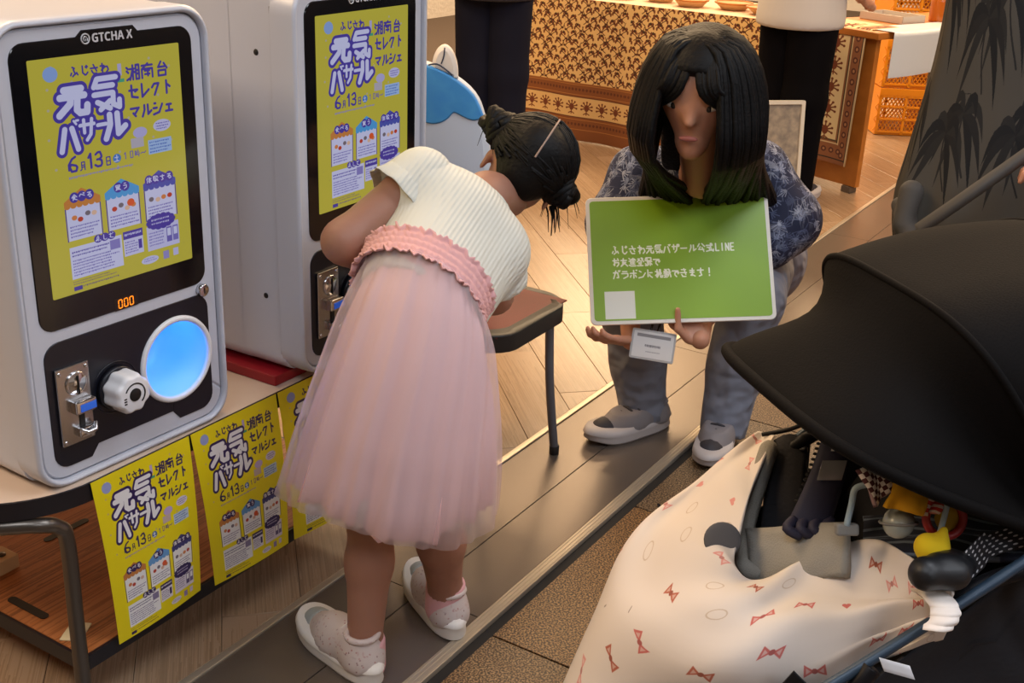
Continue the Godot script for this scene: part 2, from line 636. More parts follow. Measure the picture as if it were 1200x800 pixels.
# the market's yellow handbill, 100 units wide and 141 high
func handbill(ink: Color, paper: Color, white: Color, lilac: Color, sky: Color) -> ImageTexture:
	var rng := RandomNumberGenerator.new()
	rng.seed = 7
	var cv := Canvas.new(1200, 1692, 12.0, paper)
	for i in 26:
		cv.oval(rng.randf_range(6, 95), rng.randf_range(4, 72), 0.9, 0.9, lilac.lerp(paper, 0.45))
	cv.oval(13, 9, 4.6, 4.4, lilac.lerp(sky, 0.4))
	write(cv, "ふじさわ", Vector2(25, 6), Vector2(6.4, 6.4), 1.0, ink)
	cv.rect(56, 8, 58.6, 15, lilac)
	cv.rect(55, 17, 60, 19, rgb(70, 150, 120))
	for pass_no in 2:                        # outline first, then the pale fill
		var c := ink if pass_no == 0 else white
		var e := 4.2 if pass_no == 0 else 0.0
		cv.glyph("2272 1484 444619 6468799997", Vector2(15, 15), Vector2(22, 20), 4.2 + e, c, 0.12)
		cv.glyph("2113 2181 2373 1575 757899 9997 2769 6739", Vector2(37, 13), Vector2(21, 22.5), 3.3 + e * 0.9, c, 0.05)
		cv.glyph("3319 6389", Vector2(14, 35), Vector2(15, 21), 3.4 + e * 0.9, c)
		cv.glyph("7182 8191", Vector2(14, 35), Vector2(15, 21), 1.4 + e * 0.5, c)
		cv.glyph("1383 3136 71676749", Vector2(27, 36), Vector2(13, 15), 2.2 + e * 0.9, c)
		cv.glyph("1585", Vector2(39, 37), Vector2(8, 10), 2.4 + e * 0.8, c)
		cv.glyph("323519 626896", Vector2(43, 33), Vector2(17, 20), 3.8 + e, c)
	write(cv, "湘南台", Vector2(61, 9), Vector2(10.5, 10.5), 1.35, ink)
	write(cv, "セレクト", Vector2(62, 21), Vector2(8, 9.6), 1.5, ink)
	write(cv, "マルシェ", Vector2(62, 33), Vector2(8, 9.6), 1.5, ink)
	cv.oval(84, 49, 6.4, 3.8, white.lerp(lilac, 0.4))
	fine_print(cv, rng, 79.5, 47, 89, 52, 3, ink.lerp(white, 0.2))
	cv.oval(68, 51, 5, 3.4, lilac)
	cv.rect(61, 54, 70, 60, lilac.lerp(paper, 0.2))
	cv.rect(73, 57, 90, 66, white.lerp(sky, 0.35))
	fine_print(cv, rng, 74, 58, 89, 66, 4, ink.lerp(sky, 0.5))
	cv.glyph(GLYPH["6"], Vector2(18, 57), Vector2(7.5, 10.5), 1.4, ink)
	write(cv, "月", Vector2(25.4, 61.5), Vector2(5, 6), 0.7, ink)
	cv.glyph(GLYPH["1"], Vector2(29.6, 57), Vector2(7, 10.5), 1.5, ink)
	cv.glyph(GLYPH["3"], Vector2(35, 57), Vector2(7.5, 10.5), 1.4, ink)
	write(cv, "日", Vector2(42.4, 61.5), Vector2(5, 6), 0.7, ink)
	cv.oval(50.6, 64, 2.8, 2.8, sky.lerp(ink, 0.35))
	write(cv, "土", Vector2(48.2, 61.6), Vector2(4.6, 4.6), 0.6, white)
	write(cv, "10時～", Vector2(54.5, 61), Vector2(4.2, 5), 0.55, ink.lerp(lilac, 0.35))
	fine_print(cv, rng, 18, 69, 62, 72, 1, lilac.lerp(ink, 0.3))
	var heads := ["食べる", "買う", "体験する"]
	var roofs := [rgb(186, 120, 60), sky, ink.lerp(sky, 0.25)]
	for k in 3:                               # three little stalls
		var x := 13.0 + k * 27.0
		cv.poly(PackedVector2Array([Vector2(x, 84), Vector2(x + 5, 81), Vector2(x + 12, 77), Vector2(x + 19, 81), Vector2(x + 24, 84), Vector2(x + 24, 87), Vector2(x, 87)]), roofs[k])
		cv.rect(x + 0.2, 88, x + 0.9, 108.4, ink)
		cv.rect(x + 23.2, 88, x + 23.9, 108.4, ink)
		cv.rect(x + 1, 87, x + 23, 108, white)
		for j in 6:
			cv.oval(x + 2 + j * 4, 87, 2, 1.5, roofs[k])
		var wl: float = 5.0 * heads[k].length()
		for j in heads[k].length():
			cv.oval(x + 12 - wl / 2 + 2.5 + j * 5, 82, 3.0, 3.2, ink)
		write(cv, heads[k], Vector2(x + 12 - wl / 2 + 0.5, 79.9), Vector2(4.2, 4.2) , 0.62, white, 0.0, 1.19)
		for j in 4:
			cv.oval(x + 5 + j * 4.6 + rng.randf(), 93 + rng.randf() * 3, 1.8, 1.5, [rgb(196, 120, 70), rgb(176, 60, 44), rgb(110, 100, 110), rgb(205, 170, 150)][(j + k) % 4])
		if k == 1:
			cv.oval(x + 17.5, 93, 2.6, 2.4, rgb(206, 84, 44))
		fine_print(cv, rng, x + 2.5, 99, x + 22, 107, 4, ink.lerp(white, 0.25))
	cv.rect(13.6, 112, 49, 132, white)
	cv.rect(50, 112, 64, 127, white.lerp(lilac, 0.2))
	cv.rect(50, 111, 64, 116, ink)
	fine_print(cv, rng, 51, 112, 63, 115.4, 1, white)
	fine_print(cv, rng, 51, 117.5, 60, 126, 5, ink.lerp(white, 0.3))
	cv.rect(60.5, 118, 63, 124, ink)
	cv.rect(67, 112, 91, 128, white.lerp(lilac, 0.35))
	for j in 14:
		var a := TAU * j / 14.0
		cv.oval(78 + cos(a) * 8.6, 110 + sin(a) * 3.6, 2.4, 1.8, ink)
	cv.oval(78, 110, 9.6, 4.4, ink)
	fine_print(cv, rng, 71, 107.6, 86, 112.6, 2, white.lerp(lilac, 0.4))
	fine_print(cv, rng, 68.5, 116, 80, 126, 5, ink.lerp(white, 0.35))
	cv.rect(81.6, 115, 85.6, 125, ink.lerp(white, 0.25))
	cv.rect(86.4, 115, 90.4, 125, ink.lerp(white, 0.35))
	cv.rect(82.2, 116, 85, 121, white)
	cv.rect(87, 116, 89.8, 121, white)
	for j in 3:
		cv.oval(33 + j * 4.6, 110.6, 2.8, 2.6, ink)
	write(cv, "楽しむ", Vector2(31, 108.6), Vector2(4, 4), 0.55, white, 0.0, 1.15)
	fine_print(cv, rng, 15, 114.5, 40, 119, 2, ink)
	fine_print(cv, rng, 15, 120, 47, 131, 6, ink.lerp(white, 0.25))
	cv.rect(40.6, 114, 47.6, 120, ink.lerp(white, 0.45))
	fine_print(cv, rng, 14, 133.2, 44, 136.2, 2, ink.lerp(paper, 0.35))
	cv.rect(14, 136.8, 19.6, 139.4, ink)
	fine_print(cv, rng, 20.4, 136.8, 50, 139, 1, ink.lerp(paper, 0.3))
	cv.oval(68, 133.6, 6.4, 2.6, white.lerp(lilac, 0.3))
	fine_print(cv, rng, 63.5, 132.2, 72.6, 135, 2, ink.lerp(white, 0.4))
	cv.rect(78, 130.6, 82.4, 136, lilac.lerp(ink, 0.3))
	cv.rect(85.6, 130.4, 89.6, 135.4, lilac.lerp(white, 0.4))
	return cv.finish(600, 846)
# ---------- camera, air, lamps ----------
func set_up() -> void:
	var pitch := deg_to_rad(22.1)
	var roll := deg_to_rad(-2.4)
	var yaw := deg_to_rad(58.6)
	view_basis = (Basis(Vector3(0, 0, 1), roll) * Basis(Vector3(1, 0, 0), pitch) * Basis(Vector3(0, 1, 0), yaw)).transposed()
	var cam := Camera3D.new()
	cam.name = "camera"
	cam.fov = rad_to_deg(2.0 * atan(400.0 / FOCAL))
	cam.near = 0.05
	cam.far = 100.0
	add_child(cam)
	cam.transform = Transform3D(view_basis, EYE)
	cam.current = true
	var env := Environment.new()
	env.background_mode = Environment.BG_COLOR
	env.background_color = Color(0.03, 0.027, 0.024)
	env.tonemap_mode = Environment.TONE_MAPPER_LINEAR
	env.tonemap_exposure = 0.92
	env.sdfgi_enabled = true
	env.ssao_enabled = true
	env.ssil_enabled = true
	var we := WorldEnvironment.new()
	we.name = "surroundings"
	we.environment = env
	add_child(we)
	# ceiling panels of the arcade: x, z, size, energy, colour
	var white := Color(0.93, 0.96, 1.0)
	var warm := Color(1.0, 0.86, 0.68)
	var k := 0
	for p in [[-0.6, -3.0, 1.2, 8.5, warm], [1.8, -3.0, 1.2, 7.0, warm], [4.6, -3.2, 1.2, 8.5, warm], [7.4, -3.2, 1.2, 11.0, warm], [10.2, -3.2, 1.2, 11.0, warm],
			[-0.6, -0.2, 1.2, 3.0, white], [1.8, 0.4, 1.2, 3.5, white], [4.6, -0.2, 1.2, 7.0, warm], [7.4, -0.4, 1.2, 11.0, warm], [10.2, -0.4, 1.2, 12.0, warm],
			[7.4, -5.4, 1.2, 10.0, warm], [10.4, -5.4, 1.2, 10.0, warm],
			[-0.6, 2.6, 1.2, 4.5, white], [1.8, 2.6, 1.2, 4.5, white], [4.6, 2.6, 1.2, 4.0, white]]:
		ceiling_panel(Vector3(p[0], 3.2, p[1]), p[2], p[3], p[4])
		k += 1

func ceiling_panel(at: Vector3, size: float, energy: float, c: Color) -> void:
	var t := thing("ceiling_light", "square flush ceiling light panel in a white frame", "ceiling light", at, Basis(), "flush ceiling light panels")
	var f := MB.new()
	f.frame(rrect(-size / 2 - 0.04, -size / 2 - 0.04, size / 2 + 0.04, size / 2 + 0.04, 0.01, 2), rrect(-size / 2, -size / 2, size / 2, size / 2, 0.008, 2), -0.03, 0.0, Transform3D(Basis(Vector3.RIGHT, -PI / 2), Vector3(0, -0.002, 0)))
	part("frame", f, M.get("lamp_frame", mat("lamp_frame", rgb(225, 222, 216), 0.5)), t)
	var d := MB.new()
	d.box(Vector3(0, -0.014, 0), Vector3(size, 0.012, size), 0.003)
	var m := mat("diffuser", rgb(240, 235, 225), 0.5)
	m.emission_enabled = true
	m.emission = c
	m.emission_energy_multiplier = 1.6
	part("diffuser", d, m, t)
	var l := AreaLight3D.new()
	l.name = "panel_light"
	l.area_size = Vector2(size, size)
	l.light_energy = energy
	l.light_color = c
	l.shadow_enabled = true
	l.area_range = 30.0
	l.rotation.x = -PI / 2
	l.position = Vector3(0, -0.04, 0)
	t.add_child(l)

# ---------- the room ----------
func build_room() -> void:
	var plaster := with_bump(triplanar(mat("plaster", rgb(198, 190, 182), 0.9), 1.5, true), bump_tex(0.05), 0.3)
	var slab := mat("slab", rgb(70, 56, 46), 0.8)
	var mb := MB.new()
	mb.box(Vector3(4.0, -0.06, -3.9), Vector3(18.0, 0.1, 5.108))
	var floor_shop := struct("floor", mb, slab)
	mb = MB.new()
	mb.box(Vector3(4.0, 3.26, -0.5), Vector3(18.2, 0.12, 12.2))
	struct("ceiling", mb, plaster)
	for w in [["wall_left", Vector3(-5.06, 1.6, -0.5), Vector3(0.12, 3.4, 12.0)], ["wall_right", Vector3(13.06, 1.6, -0.5), Vector3(0.12, 3.4, 12.0)],
			["wall_back", Vector3(4, 1.6, -6.51), Vector3(18.0, 3.4, 0.12)], ["wall_front", Vector3(4, 1.6, 5.56), Vector3(18.0, 3.4, 0.12)]]:
		mb = MB.new()
		mb.box(w[1], w[2])
		struct(w[0], mb, plaster)
	# shop floor: wood-look boards laid at 45 degrees
	var grain := []
	for s in 4:
		var c := Canvas.new(512, 128, 1.0, Color.WHITE)
		var rng := RandomNumberGenerator.new()
		rng.seed = 40 + s
		for i in 420:
			var y := rng.randf() * 128.0
			var x := rng.randf() * 512.0
			var g := rng.randf_range(0.86, 1.0)
			c.line(Vector2(x, y), Vector2(x + rng.randf_range(40, 260), y + rng.randf_range(-2.5, 2.5)), rng.randf_range(0.6, 2.6), Color(g, g * 0.985, g * 0.96))
		var m := mat("board_%d" % s, [rgb(158, 133, 108), rgb(155, 130, 106), rgb(161, 136, 111), rgb(157, 132, 108)][s], 0.25)
		m.albedo_texture = ImageTexture.create_from_image(c.im)
		m.metallic_specular = 0.6
		grain.append(m)
	var zone := PackedVector2Array([Vector2(0.1, -1.352), Vector2(7.9, -1.352), Vector2(7.9, -5.4), Vector2(0.1, -5.4)])
	var W := 0.15
	var L := 0.9
	var along_x := Vector2(-1, 1).normalized()
	var across := Vector2(1, 1).normalized()
	var whole := {}
	var rr := RandomNumberGenerator.new()
	rr.seed = 5
	for row in range(-40, 50):
		var off := 1.597 / sqrt(2.0) + row * W
		for col in range(-9, 6):
			var q := PackedVector2Array()
			var c0 := across * (off + W / 2) + along_x * (col * L + (row % 3) * L / 3.0)
			for e in [[-1, -1], [1, -1], [1, 1], [-1, 1]]:
				q.append(c0 + along_x * (e[0] * (L / 2 - 0.0007)) + across * (e[1] * (W / 2 - 0.0007)))
			var s := rr.randi() % 4
			var cut := Geometry2D.intersect_polygons(q, zone)
			if cut.is_empty():
				continue
			var loc := PackedVector2Array()
			for p in cut[0]:
				loc.append(Vector2((p - c0).dot(along_x), (p - c0).dot(across)))
			var o := MeshInstance3D.new()
			o.name = "plank"
			var full := loc.size() == 4 and absf(Geometry2D.triangulate_polygon(loc).size()) == 6 and loc[0].distance_to(loc[2]) > L * 0.99
			if full and whole.has(s):
				o.mesh = whole[s]
			else:
				var pb := MB.new()
				pb.prism(loc, -0.008, 0.0, 0.0009, Transform3D(), Rect2(-L / 2, -W / 2, L, W))
				o.mesh = pb.mesh()
				if full:
					whole[s] = o.mesh
			o.material_override = grain[s]
			floor_shop.add_child(o, true)
			var bz := Vector3.UP
			var bx := Vector3(along_x.x, 0, along_x.y)
			o.transform = Transform3D(Basis(bx, bz.cross(bx), bz), Vector3(c0.x, 0, c0.y))
	# threshold: metal strips and plates between shop and passage
	var steel := mat("brushed_steel", rgb(196, 184, 166), 0.4, 0.7)
	var plate := mat("tread_plate", rgb(116, 104, 94), 0.32, 0.5)
	var pc := Canvas.new(256, 256, 1.0, rgb(128, 128, 255))
	for i in 32:
		pc.rect(i * 8, 0, i * 8 + 1, 256, rgb(90, 128, 240))
		pc.rect(i * 8 + 1, 0, i * 8 + 2, 256, rgb(166, 128, 240))
	for i in 32:
		pc.rect(0, i * 8, 256, i * 8 + 1, rgb(128, 96, 240))
	plate.uv1_triplanar = true
	plate.uv1_world_triplanar = true
	plate.uv1_scale = Vector3.ONE * 6.0
	with_bump(plate, ImageTexture.create_from_image(pc.im), 0.35)
	mb = MB.new()
	mb.box(Vector3(4, -0.06, -1.17), Vector3(18, 0.1, 0.352))
	var thr := struct("floor_001", mb, slab)
	mb = MB.new()
	mb.box(Vector3(4, -0.004, -1.341), Vector3(18, 0.016, 0.018), 0.003)
	struct("trim_1", mb, steel)
	for x in range(-3, 9):
		for z in [[-1.3305, -1.1745], [-1.1725, -1.034]]:
			mb = MB.new()
			mb.box(Vector3(x * 1.5 + 0.86, -0.005, (z[0] + z[1]) / 2), Vector3(1.498, 0.01, z[1] - z[0]), 0.001)
			var o := part("plate", mb, plate, thr)
			o.name = "plate"
	mb = MB.new()
	mb.box(Vector3(4, -0.004, -1.018), Vector3(18, 0.016, 0.028), 0.003)
	for i in 3:
		mb.box(Vector3(4, 0.0044, -1.026 + i * 0.008), Vector3(18, 0.0014, 0.003), 0.0006)
	struct("trim_2", mb, steel)
	mb = MB.new()
	mb.box(Vector3(4, -0.012, -0.993), Vector3(18, 0.012, 0.022), 0.002)
	struct("trim_3", mb, mat("gap_rubber", rgb(24, 22, 22), 0.7))
	# passage: granite tiles
	mb = MB.new()
	mb.box(Vector3(4, -0.06, 2.26), Vector3(18, 0.1, 6.48))
	var pas := struct("floor_002", mb, slab)
	var tile_mats := []
	for s in 3:
		var g := triplanar(mat("granite_%d" % s, [rgb(166, 138, 104), rgb(148, 136, 120), rgb(156, 136, 112)][s], 0.42), 3.0, true)
		g.albedo_texture = noise_tex(0.11, [Color(0.2, 0.16, 0.14), Color(0.26, 0.21, 0.18), Color(0.5, 0.41, 0.34), Color(0.85, 0.75, 0.63), Color(1, 0.95, 0.86), Color(1, 0.97, 0.92)], 512, FastNoiseLite.TYPE_SIMPLEX, 3, 60 + s)
		with_bump(g, bump_tex(0.2, 256, 2.0, 2, 70 + s), 0.12)
		tile_mats.append(g)
	var tw := 0.5925
	var tmesh := MB.new()
	tmesh.box(Vector3.ZERO, Vector3(tw - 0.004, 0.012, tw - 0.004), 0.0012)
	var tm := tmesh.mesh()
	for i in range(-3, 16):
		for j in 5:
			var o := MeshInstance3D.new()
			o.name = "tile"
			o.mesh = tm
			o.material_override = tile_mats[(i * 7 + j * 3 + 30) % 3]
			pas.add_child(o, true)
			o.position = Vector3(1.578 + (i + 0.5) * tw, -0.006, -0.981 + (j + 0.5) * tw)
# ---------- capsule machines ----------
func with_hole(outer: PackedVector2Array, c: Vector2, r: float, n := 36) -> PackedVector2Array:
	var area := 0.0
	for i in outer.size():
		area += outer[i].cross(outer[(i + 1) % outer.size()])
	if area < 0:
		outer.reverse()
	var best := 0
	for i in outer.size():
		if outer[i].distance_to(c) < outer[best].distance_to(c):
			best = i
	var a0 := (outer[best] - c).angle()
	var p := PackedVector2Array()
	for i in outer.size():
		var q := outer[(best + i) % outer.size()]
		p.append(q)
	p.append(outer[best] + (outer[(best + outer.size() - 1) % outer.size()] - outer[best]).normalized() * 0.00015)
	for i in n:
		var a := a0 - 0.002 - TAU * float(i) / n
		p.append(c + Vector2(cos(a), sin(a)) * r)
	p.append(c + Vector2(cos(a0 + 0.002), sin(a0 + 0.002)) * r)
	return p

func capsule_machine(label: String, at: Vector3, turn: float, screen: Material) -> Node3D:
	var t := thing("capsule_machine", label, "capsule machine", at, Basis(Vector3.UP, turn), "capsule machines on the low table")
	var face_z := Transform3D(Basis(Vector3.RIGHT, PI / 2), Vector3.ZERO)     # lathe axis towards the front
	var hole := Vector2(0.085, 0.137)
	# shell
	var b := MB.new()
	b.box(Vector3(0, 0.348, -0.25), Vector3(0.372, 0.69, 0.3), 0.028, 3)
	b.frame(rrect(-0.186, 0.003, 0.186, 0.693, 0.03, 5), rrect(-0.176, 0.012, 0.176, 0.683, 0.026, 5), -0.13, -0.028)
	part("body", b, M.shell, t)
	b = MB.new()
	b.prism(with_hole(rrect(-0.178, 0.012, 0.178, 0.684, 0.04, 6), hole, 0.07), -0.03, 0.011, 0.003)
	part("front_panel", b, M.shell, t)
	b = MB.new()        # rounded rim round the front
	var o := rrect(-0.1905, 0.0, 0.1905, 0.697, 0.052, 8)
	var n := rrect(-0.1795, 0.011, 0.1795, 0.686, 0.042, 8)
	var m0 := rrect(-0.186, 0.0045, 0.186, 0.6925, 0.048, 8)
	var m1 := rrect(-0.182, 0.0085, 0.182, 0.6885, 0.044, 8)
	var i0 := b.ix.size()
	var lay := [[o, -0.034], [o, 0.012], [m0, 0.018], [m1, 0.018], [n, 0.0135], [n, -0.034], [o, -0.034]]
	var base := b.v.size()
	for l in lay:
		for p in l[0]:
			b.put(Vector3(p.x, p.y, l[1]))
	for q in lay.size() - 1:
		for i in o.size():
			var j := (i + 1) % o.size()
			b.quad(base + q * o.size() + i, base + q * o.size() + j, base + (q + 1) * o.size() + j, base + (q + 1) * o.size() + i)
	b.outward(i0)
	part("front_rim", b, M.shell, t)
	# screen bezel with the raised logo tab
	var bz := PackedVector2Array()
	for p in rrect(-0.157, 0.252, 0.157, 0.666, 0.024, 6):
		bz.append(p)
	var bezel := PackedVector2Array()
	for i in bz.size():
		bezel.append(bz[i])
		if i == 6:       # top right corner done, going left along the top
			for q in [Vector2(0.058, 0.666), Vector2(0.05, 0.6745), Vector2(-0.039, 0.6745), Vector2(-0.049, 0.666)]:
				bezel.append(q)
	b = MB.new()
	b.prism(bezel, 0.008, 0.0128, 0.0012)
	part("bezel", b, M.black_gloss, t)
	b = MB.new()
	b.prism(rrect(-0.1305, 0.3, 0.1305, 0.642, 0.002, 2), 0.0128, 0.0136, 0.0, Transform3D(), Rect2(-0.1305, 0.642, 0.261, -0.342))
	part("screen", b, screen, t, "lit screen showing the yellow market handbill")
	# logo
	b = MB.new()
	b.ring(Vector3(-0.034, 0.6625, 0.0132), Vector3(0, 0, 1), 0.0068, 0.0011, 20, 6)
	b.tube([Vector3(-0.0318, 0.6645, 0.0132), Vector3(-0.0348, 0.666, 0.0132), Vector3(-0.0372, 0.6635, 0.0132), Vector3(-0.036, 0.6595, 0.0132), Vector3(-0.0335, 0.6595, 0.0132), Vector3(-0.0335, 0.6625, 0.0132)], 0.0009, 6)
	b.tube([Vector3(-0.0305, 0.6595, 0.0132), Vector3(-0.0305, 0.6635, 0.0132)], 0.0009, 6)
	part("emblem", b, M.logo_white, t)
	var tm := TextMesh.new()
	var fnt := SystemFont.new()
	fnt.font_names = PackedStringArray(["Droid Sans"])
	fnt.font_weight = 700
	tm.font = fnt
	tm.text = "GTCHA X"
	tm.font_size = 32
	tm.pixel_size = 0.0004
	tm.depth = 0.0008
	var w := tm.get_aabb().size.x
	tm.pixel_size = 0.0004 * 0.07 / maxf(w, 0.001)
	var lo := MeshInstance3D.new()
	lo.name = "lettering"
	lo.mesh = tm
	lo.material_override = M.logo_white
	t.add_child(lo, true)
	lo.position = Vector3(0.0115, 0.6625, 0.0132)
	# three-digit counter
	b = MB.new()
	b.box(Vector3(-0.004, 0.262, 0.0126), Vector3(0.044, 0.02, 0.0012), 0.0004)
	var cd := part("counter_display", b, M.smoked, t)
	for k in 3:
		b = MB.new()
		var x := -0.0155 + k * 0.0105
		for sg in [[0, 0.0065, 1], [0, -0.0065, 1], [-0.0032, 0.0033, 0], [0.0032, 0.0033, 0], [-0.0032, -0.0033, 0], [0.0032, -0.0033, 0]]:
			b.box(Vector3(x + sg[0], 0.262 + sg[1], 0.0134), Vector3(0.0054, 0.0016, 0.0006) if sg[2] else Vector3(0.0016, 0.0056, 0.0006), 0.0002)
		part("digit", b, M.amber_led, cd)
	# lock
	b = MB.new()
	b.lathe([Vector2(0.0, 0.009), Vector2(0.011, 0.009), Vector2(0.011, 0.0185), Vector2(0.009, 0.0205), Vector2(0.0, 0.0205)], 20, Transform3D(face_z.basis, Vector3(0.146, 0.241, 0)))
	var lk := part("lock", b, M.chrome, t)
	b = MB.new()
	b.box(Vector3(0.146, 0.241, 0.0206), Vector3(0.0022, 0.009, 0.001), 0.0003)
	part("keyhole", b, M.black, lk)
	# lower panel with the notch in its lower edge
	var lp := rrect(-0.157, 0.03, 0.157, 0.234, 0.026, 6)
	var low := PackedVector2Array()
	for i in lp.size():
		low.append(lp[i])
		if i == 20:      # bottom left corner done, going right along the bottom
			for q in [Vector2(-0.092, 0.03), Vector2(-0.078, 0.0475), Vector2(0.07, 0.0475), Vector2(0.084, 0.03)]:
				low.append(q)
	b = MB.new()
	b.prism(with_hole(low, hole, 0.068), 0.008, 0.0128, 0.0006)
	part("control_panel", b, M.black_satin, t)
	# coin mechanism
	b = MB.new()
	var cm := Vector3(-0.116, 0.13, 0.0128)
	b.box(cm + Vector3(0, 0, 0.003), Vector3(0.058, 0.127, 0.006), 0.002)
	var coin := part("coin_mechanism", b, M.steel_plate, t)
	b = MB.new()
	b.ring(cm + Vector3(0.004, 0.034, 0.0065), Vector3(0, 0, 1), 0.0165, 0.0028, 28, 8)
	b.lathe([Vector2(0.0, 0.0), Vector2(0.0165, 0.0), Vector2(0.0165, 0.005), Vector2(0.0, 0.006)], 24, Transform3D(face_z.basis, cm + Vector3(0.004, 0.034, 0.004)))
	part("coin_entry", b, M.chrome, coin)
	b = MB.new()
	b.box(cm + Vector3(0.005, 0.032, 0.0105), Vector3(0.0026, 0.03, 0.0022), 0.0005)
	part("slot", b, M.black, coin)
	b = MB.new()
	b.box(cm + Vector3(0.008, -0.03, 0.007), Vector3(0.009, 0.036, 0.002), 0.0006)
	part("return_slot", b, M.black, coin)
	b = MB.new()
	b.box(cm + Vector3(0.009, -0.002, 0.012), Vector3(0.037, 0.021, 0.016), 0.003)
	part("display_housing", b, M.chrome, coin)
	b = MB.new()
	b.box(cm + Vector3(0.012, -0.003, 0.0203), Vector3(0.028, 0.012, 0.001), 0.0003)
	part("display_window", b, M.blue_lcd, coin)
	b = MB.new()
	b.box(cm + Vector3(0.011, -0.045, 0.0105), Vector3(0.03, 0.016, 0.011), 0.003)
	b.tube([cm + Vector3(-0.002, -0.038, 0.014), cm + Vector3(0.006, -0.044, 0.021), cm + Vector3(0.02, -0.044, 0.021), cm + Vector3(0.026, -0.036, 0.014)], 0.0032, 8)
	part("return_lever", b, M.chrome, coin)
	for sx in [-1, 1]:
		for sy in [-1, 1]:
			b = MB.new()
			b.ball(cm + Vector3(sx * 0.0235, sy * 0.0565, 0.006), Vector3(0.0034, 0.0034, 0.0022), 6)
			part("screw", b, M.chrome, coin)
	# turning knob
	var kc := Vector3(-0.038, 0.13, 0.0)
	b = MB.new()
	b.ring(kc + Vector3(0, 0, 0.013), Vector3(0, 0, 1), 0.042, 0.0011, 40, 6)
	b.lathe([Vector2(0.0, 0.0125), Vector2(0.036, 0.0125), Vector2(0.036, 0.02), Vector2(0.033, 0.023), Vector2(0.0, 0.023)], 32, Transform3D(face_z.basis, kc))
	part("knob_collar", b, M.black_satin, t)
	b = MB.new()
	b.lathe([Vector2(0.0, 0.022), Vector2(0.033, 0.022), Vector2(0.034, 0.026), Vector2(0.0335, 0.05), Vector2(0.031, 0.056), Vector2(0.027, 0.059), Vector2(0.0, 0.059)], 64, Transform3D(face_z.basis, kc), 8, 0.1)
	var kn := part("turning_knob", b, M.white_plastic, t)
	b = MB.new()
	b.lathe([Vector2(0.0, 0.058), Vector2(0.0105, 0.058), Vector2(0.0105, 0.0603), Vector2(0.0, 0.0603)], 24, Transform3D(face_z.basis, kc))
	var arc := []
	for i in 15:
		var a := -0.9 + 3.6 * i / 14.0
		arc.append(kc + Vector3(cos(a) * 0.0185, sin(a) * 0.0185, 0.0592))
	b.tube(arc, 0.0012, 6)
	for i in 3:
		b.box(kc + Vector3(-0.0185, -0.002 - i * 0.0042, 0.0592), Vector3(0.005, 0.0022, 0.001), 0.0003)
	part("knob_marking", b, M.black, kn)
	# capsule outlet: white ring, bowl behind it, a blue lamp inside
	b = MB.new()
	b.ring(Vector3(hole.x, hole.y, 0.013), Vector3(0, 0, 1), 0.069, 0.0052, 56, 10)
	var out := part("outlet", b, M.white_plastic, t)
	b = MB.new()
	b.lathe([Vector2(0.0675, 0.013), Vector2(0.0675, -0.02), Vector2(0.065, -0.055), Vector2(0.057, -0.085), Vector2(0.04, -0.098), Vector2(0.0, -0.1)], 48, Transform3D(face_z.basis, Vector3(hole.x, hole.y, 0)))
	part("bowl", b, M.bowl, out)
	b = MB.new()
	b.ball(Vector3(hole.x, hole.y + 0.05, -0.045), Vector3(0.022, 0.004, 0.014), 6)
	part("lamp", b, M.blue_lamp, out)
	var l := OmniLight3D.new()
	l.name = "outlet_light"
	l.light_color = Color(0.22, 0.58, 1.0)
	l.light_energy = 0.0055
	l.light_size = 0.015
	l.shadow_enabled = true
	l.omni_range = 8.0
	l.position = Vector3(hole.x, hole.y + 0.032, -0.032)
	t.add_child(l)
	var sl := AreaLight3D.new()
	sl.name = "screen_light"
	sl.area_size = Vector2(0.26, 0.34)
	sl.light_color = Color(1.0, 0.9, 0.5)
	sl.light_energy = 0.03
	sl.shadow_enabled = true
	sl.area_range = 8.0
	sl.rotation.y = PI
	sl.position = Vector3(0, 0.471, 0.016)
	t.add_child(sl)
	# side screws and the seam of the front
	for sx in [-1, 1]:
		for y in [0.58, 0.145]:
			b = MB.new()
			b.ball(Vector3(sx * 0.186, y, -0.07), Vector3(0.0022, 0.0055, 0.0055), 6)
			part("side_screw", b, M.black, t)
		b = MB.new()
		b.box(Vector3(sx * 0.1862, 0.348, -0.0365), Vector3(0.0012, 0.62, 0.0025), 0.0004)
		part("seam", b, M.seam, t)
	return t

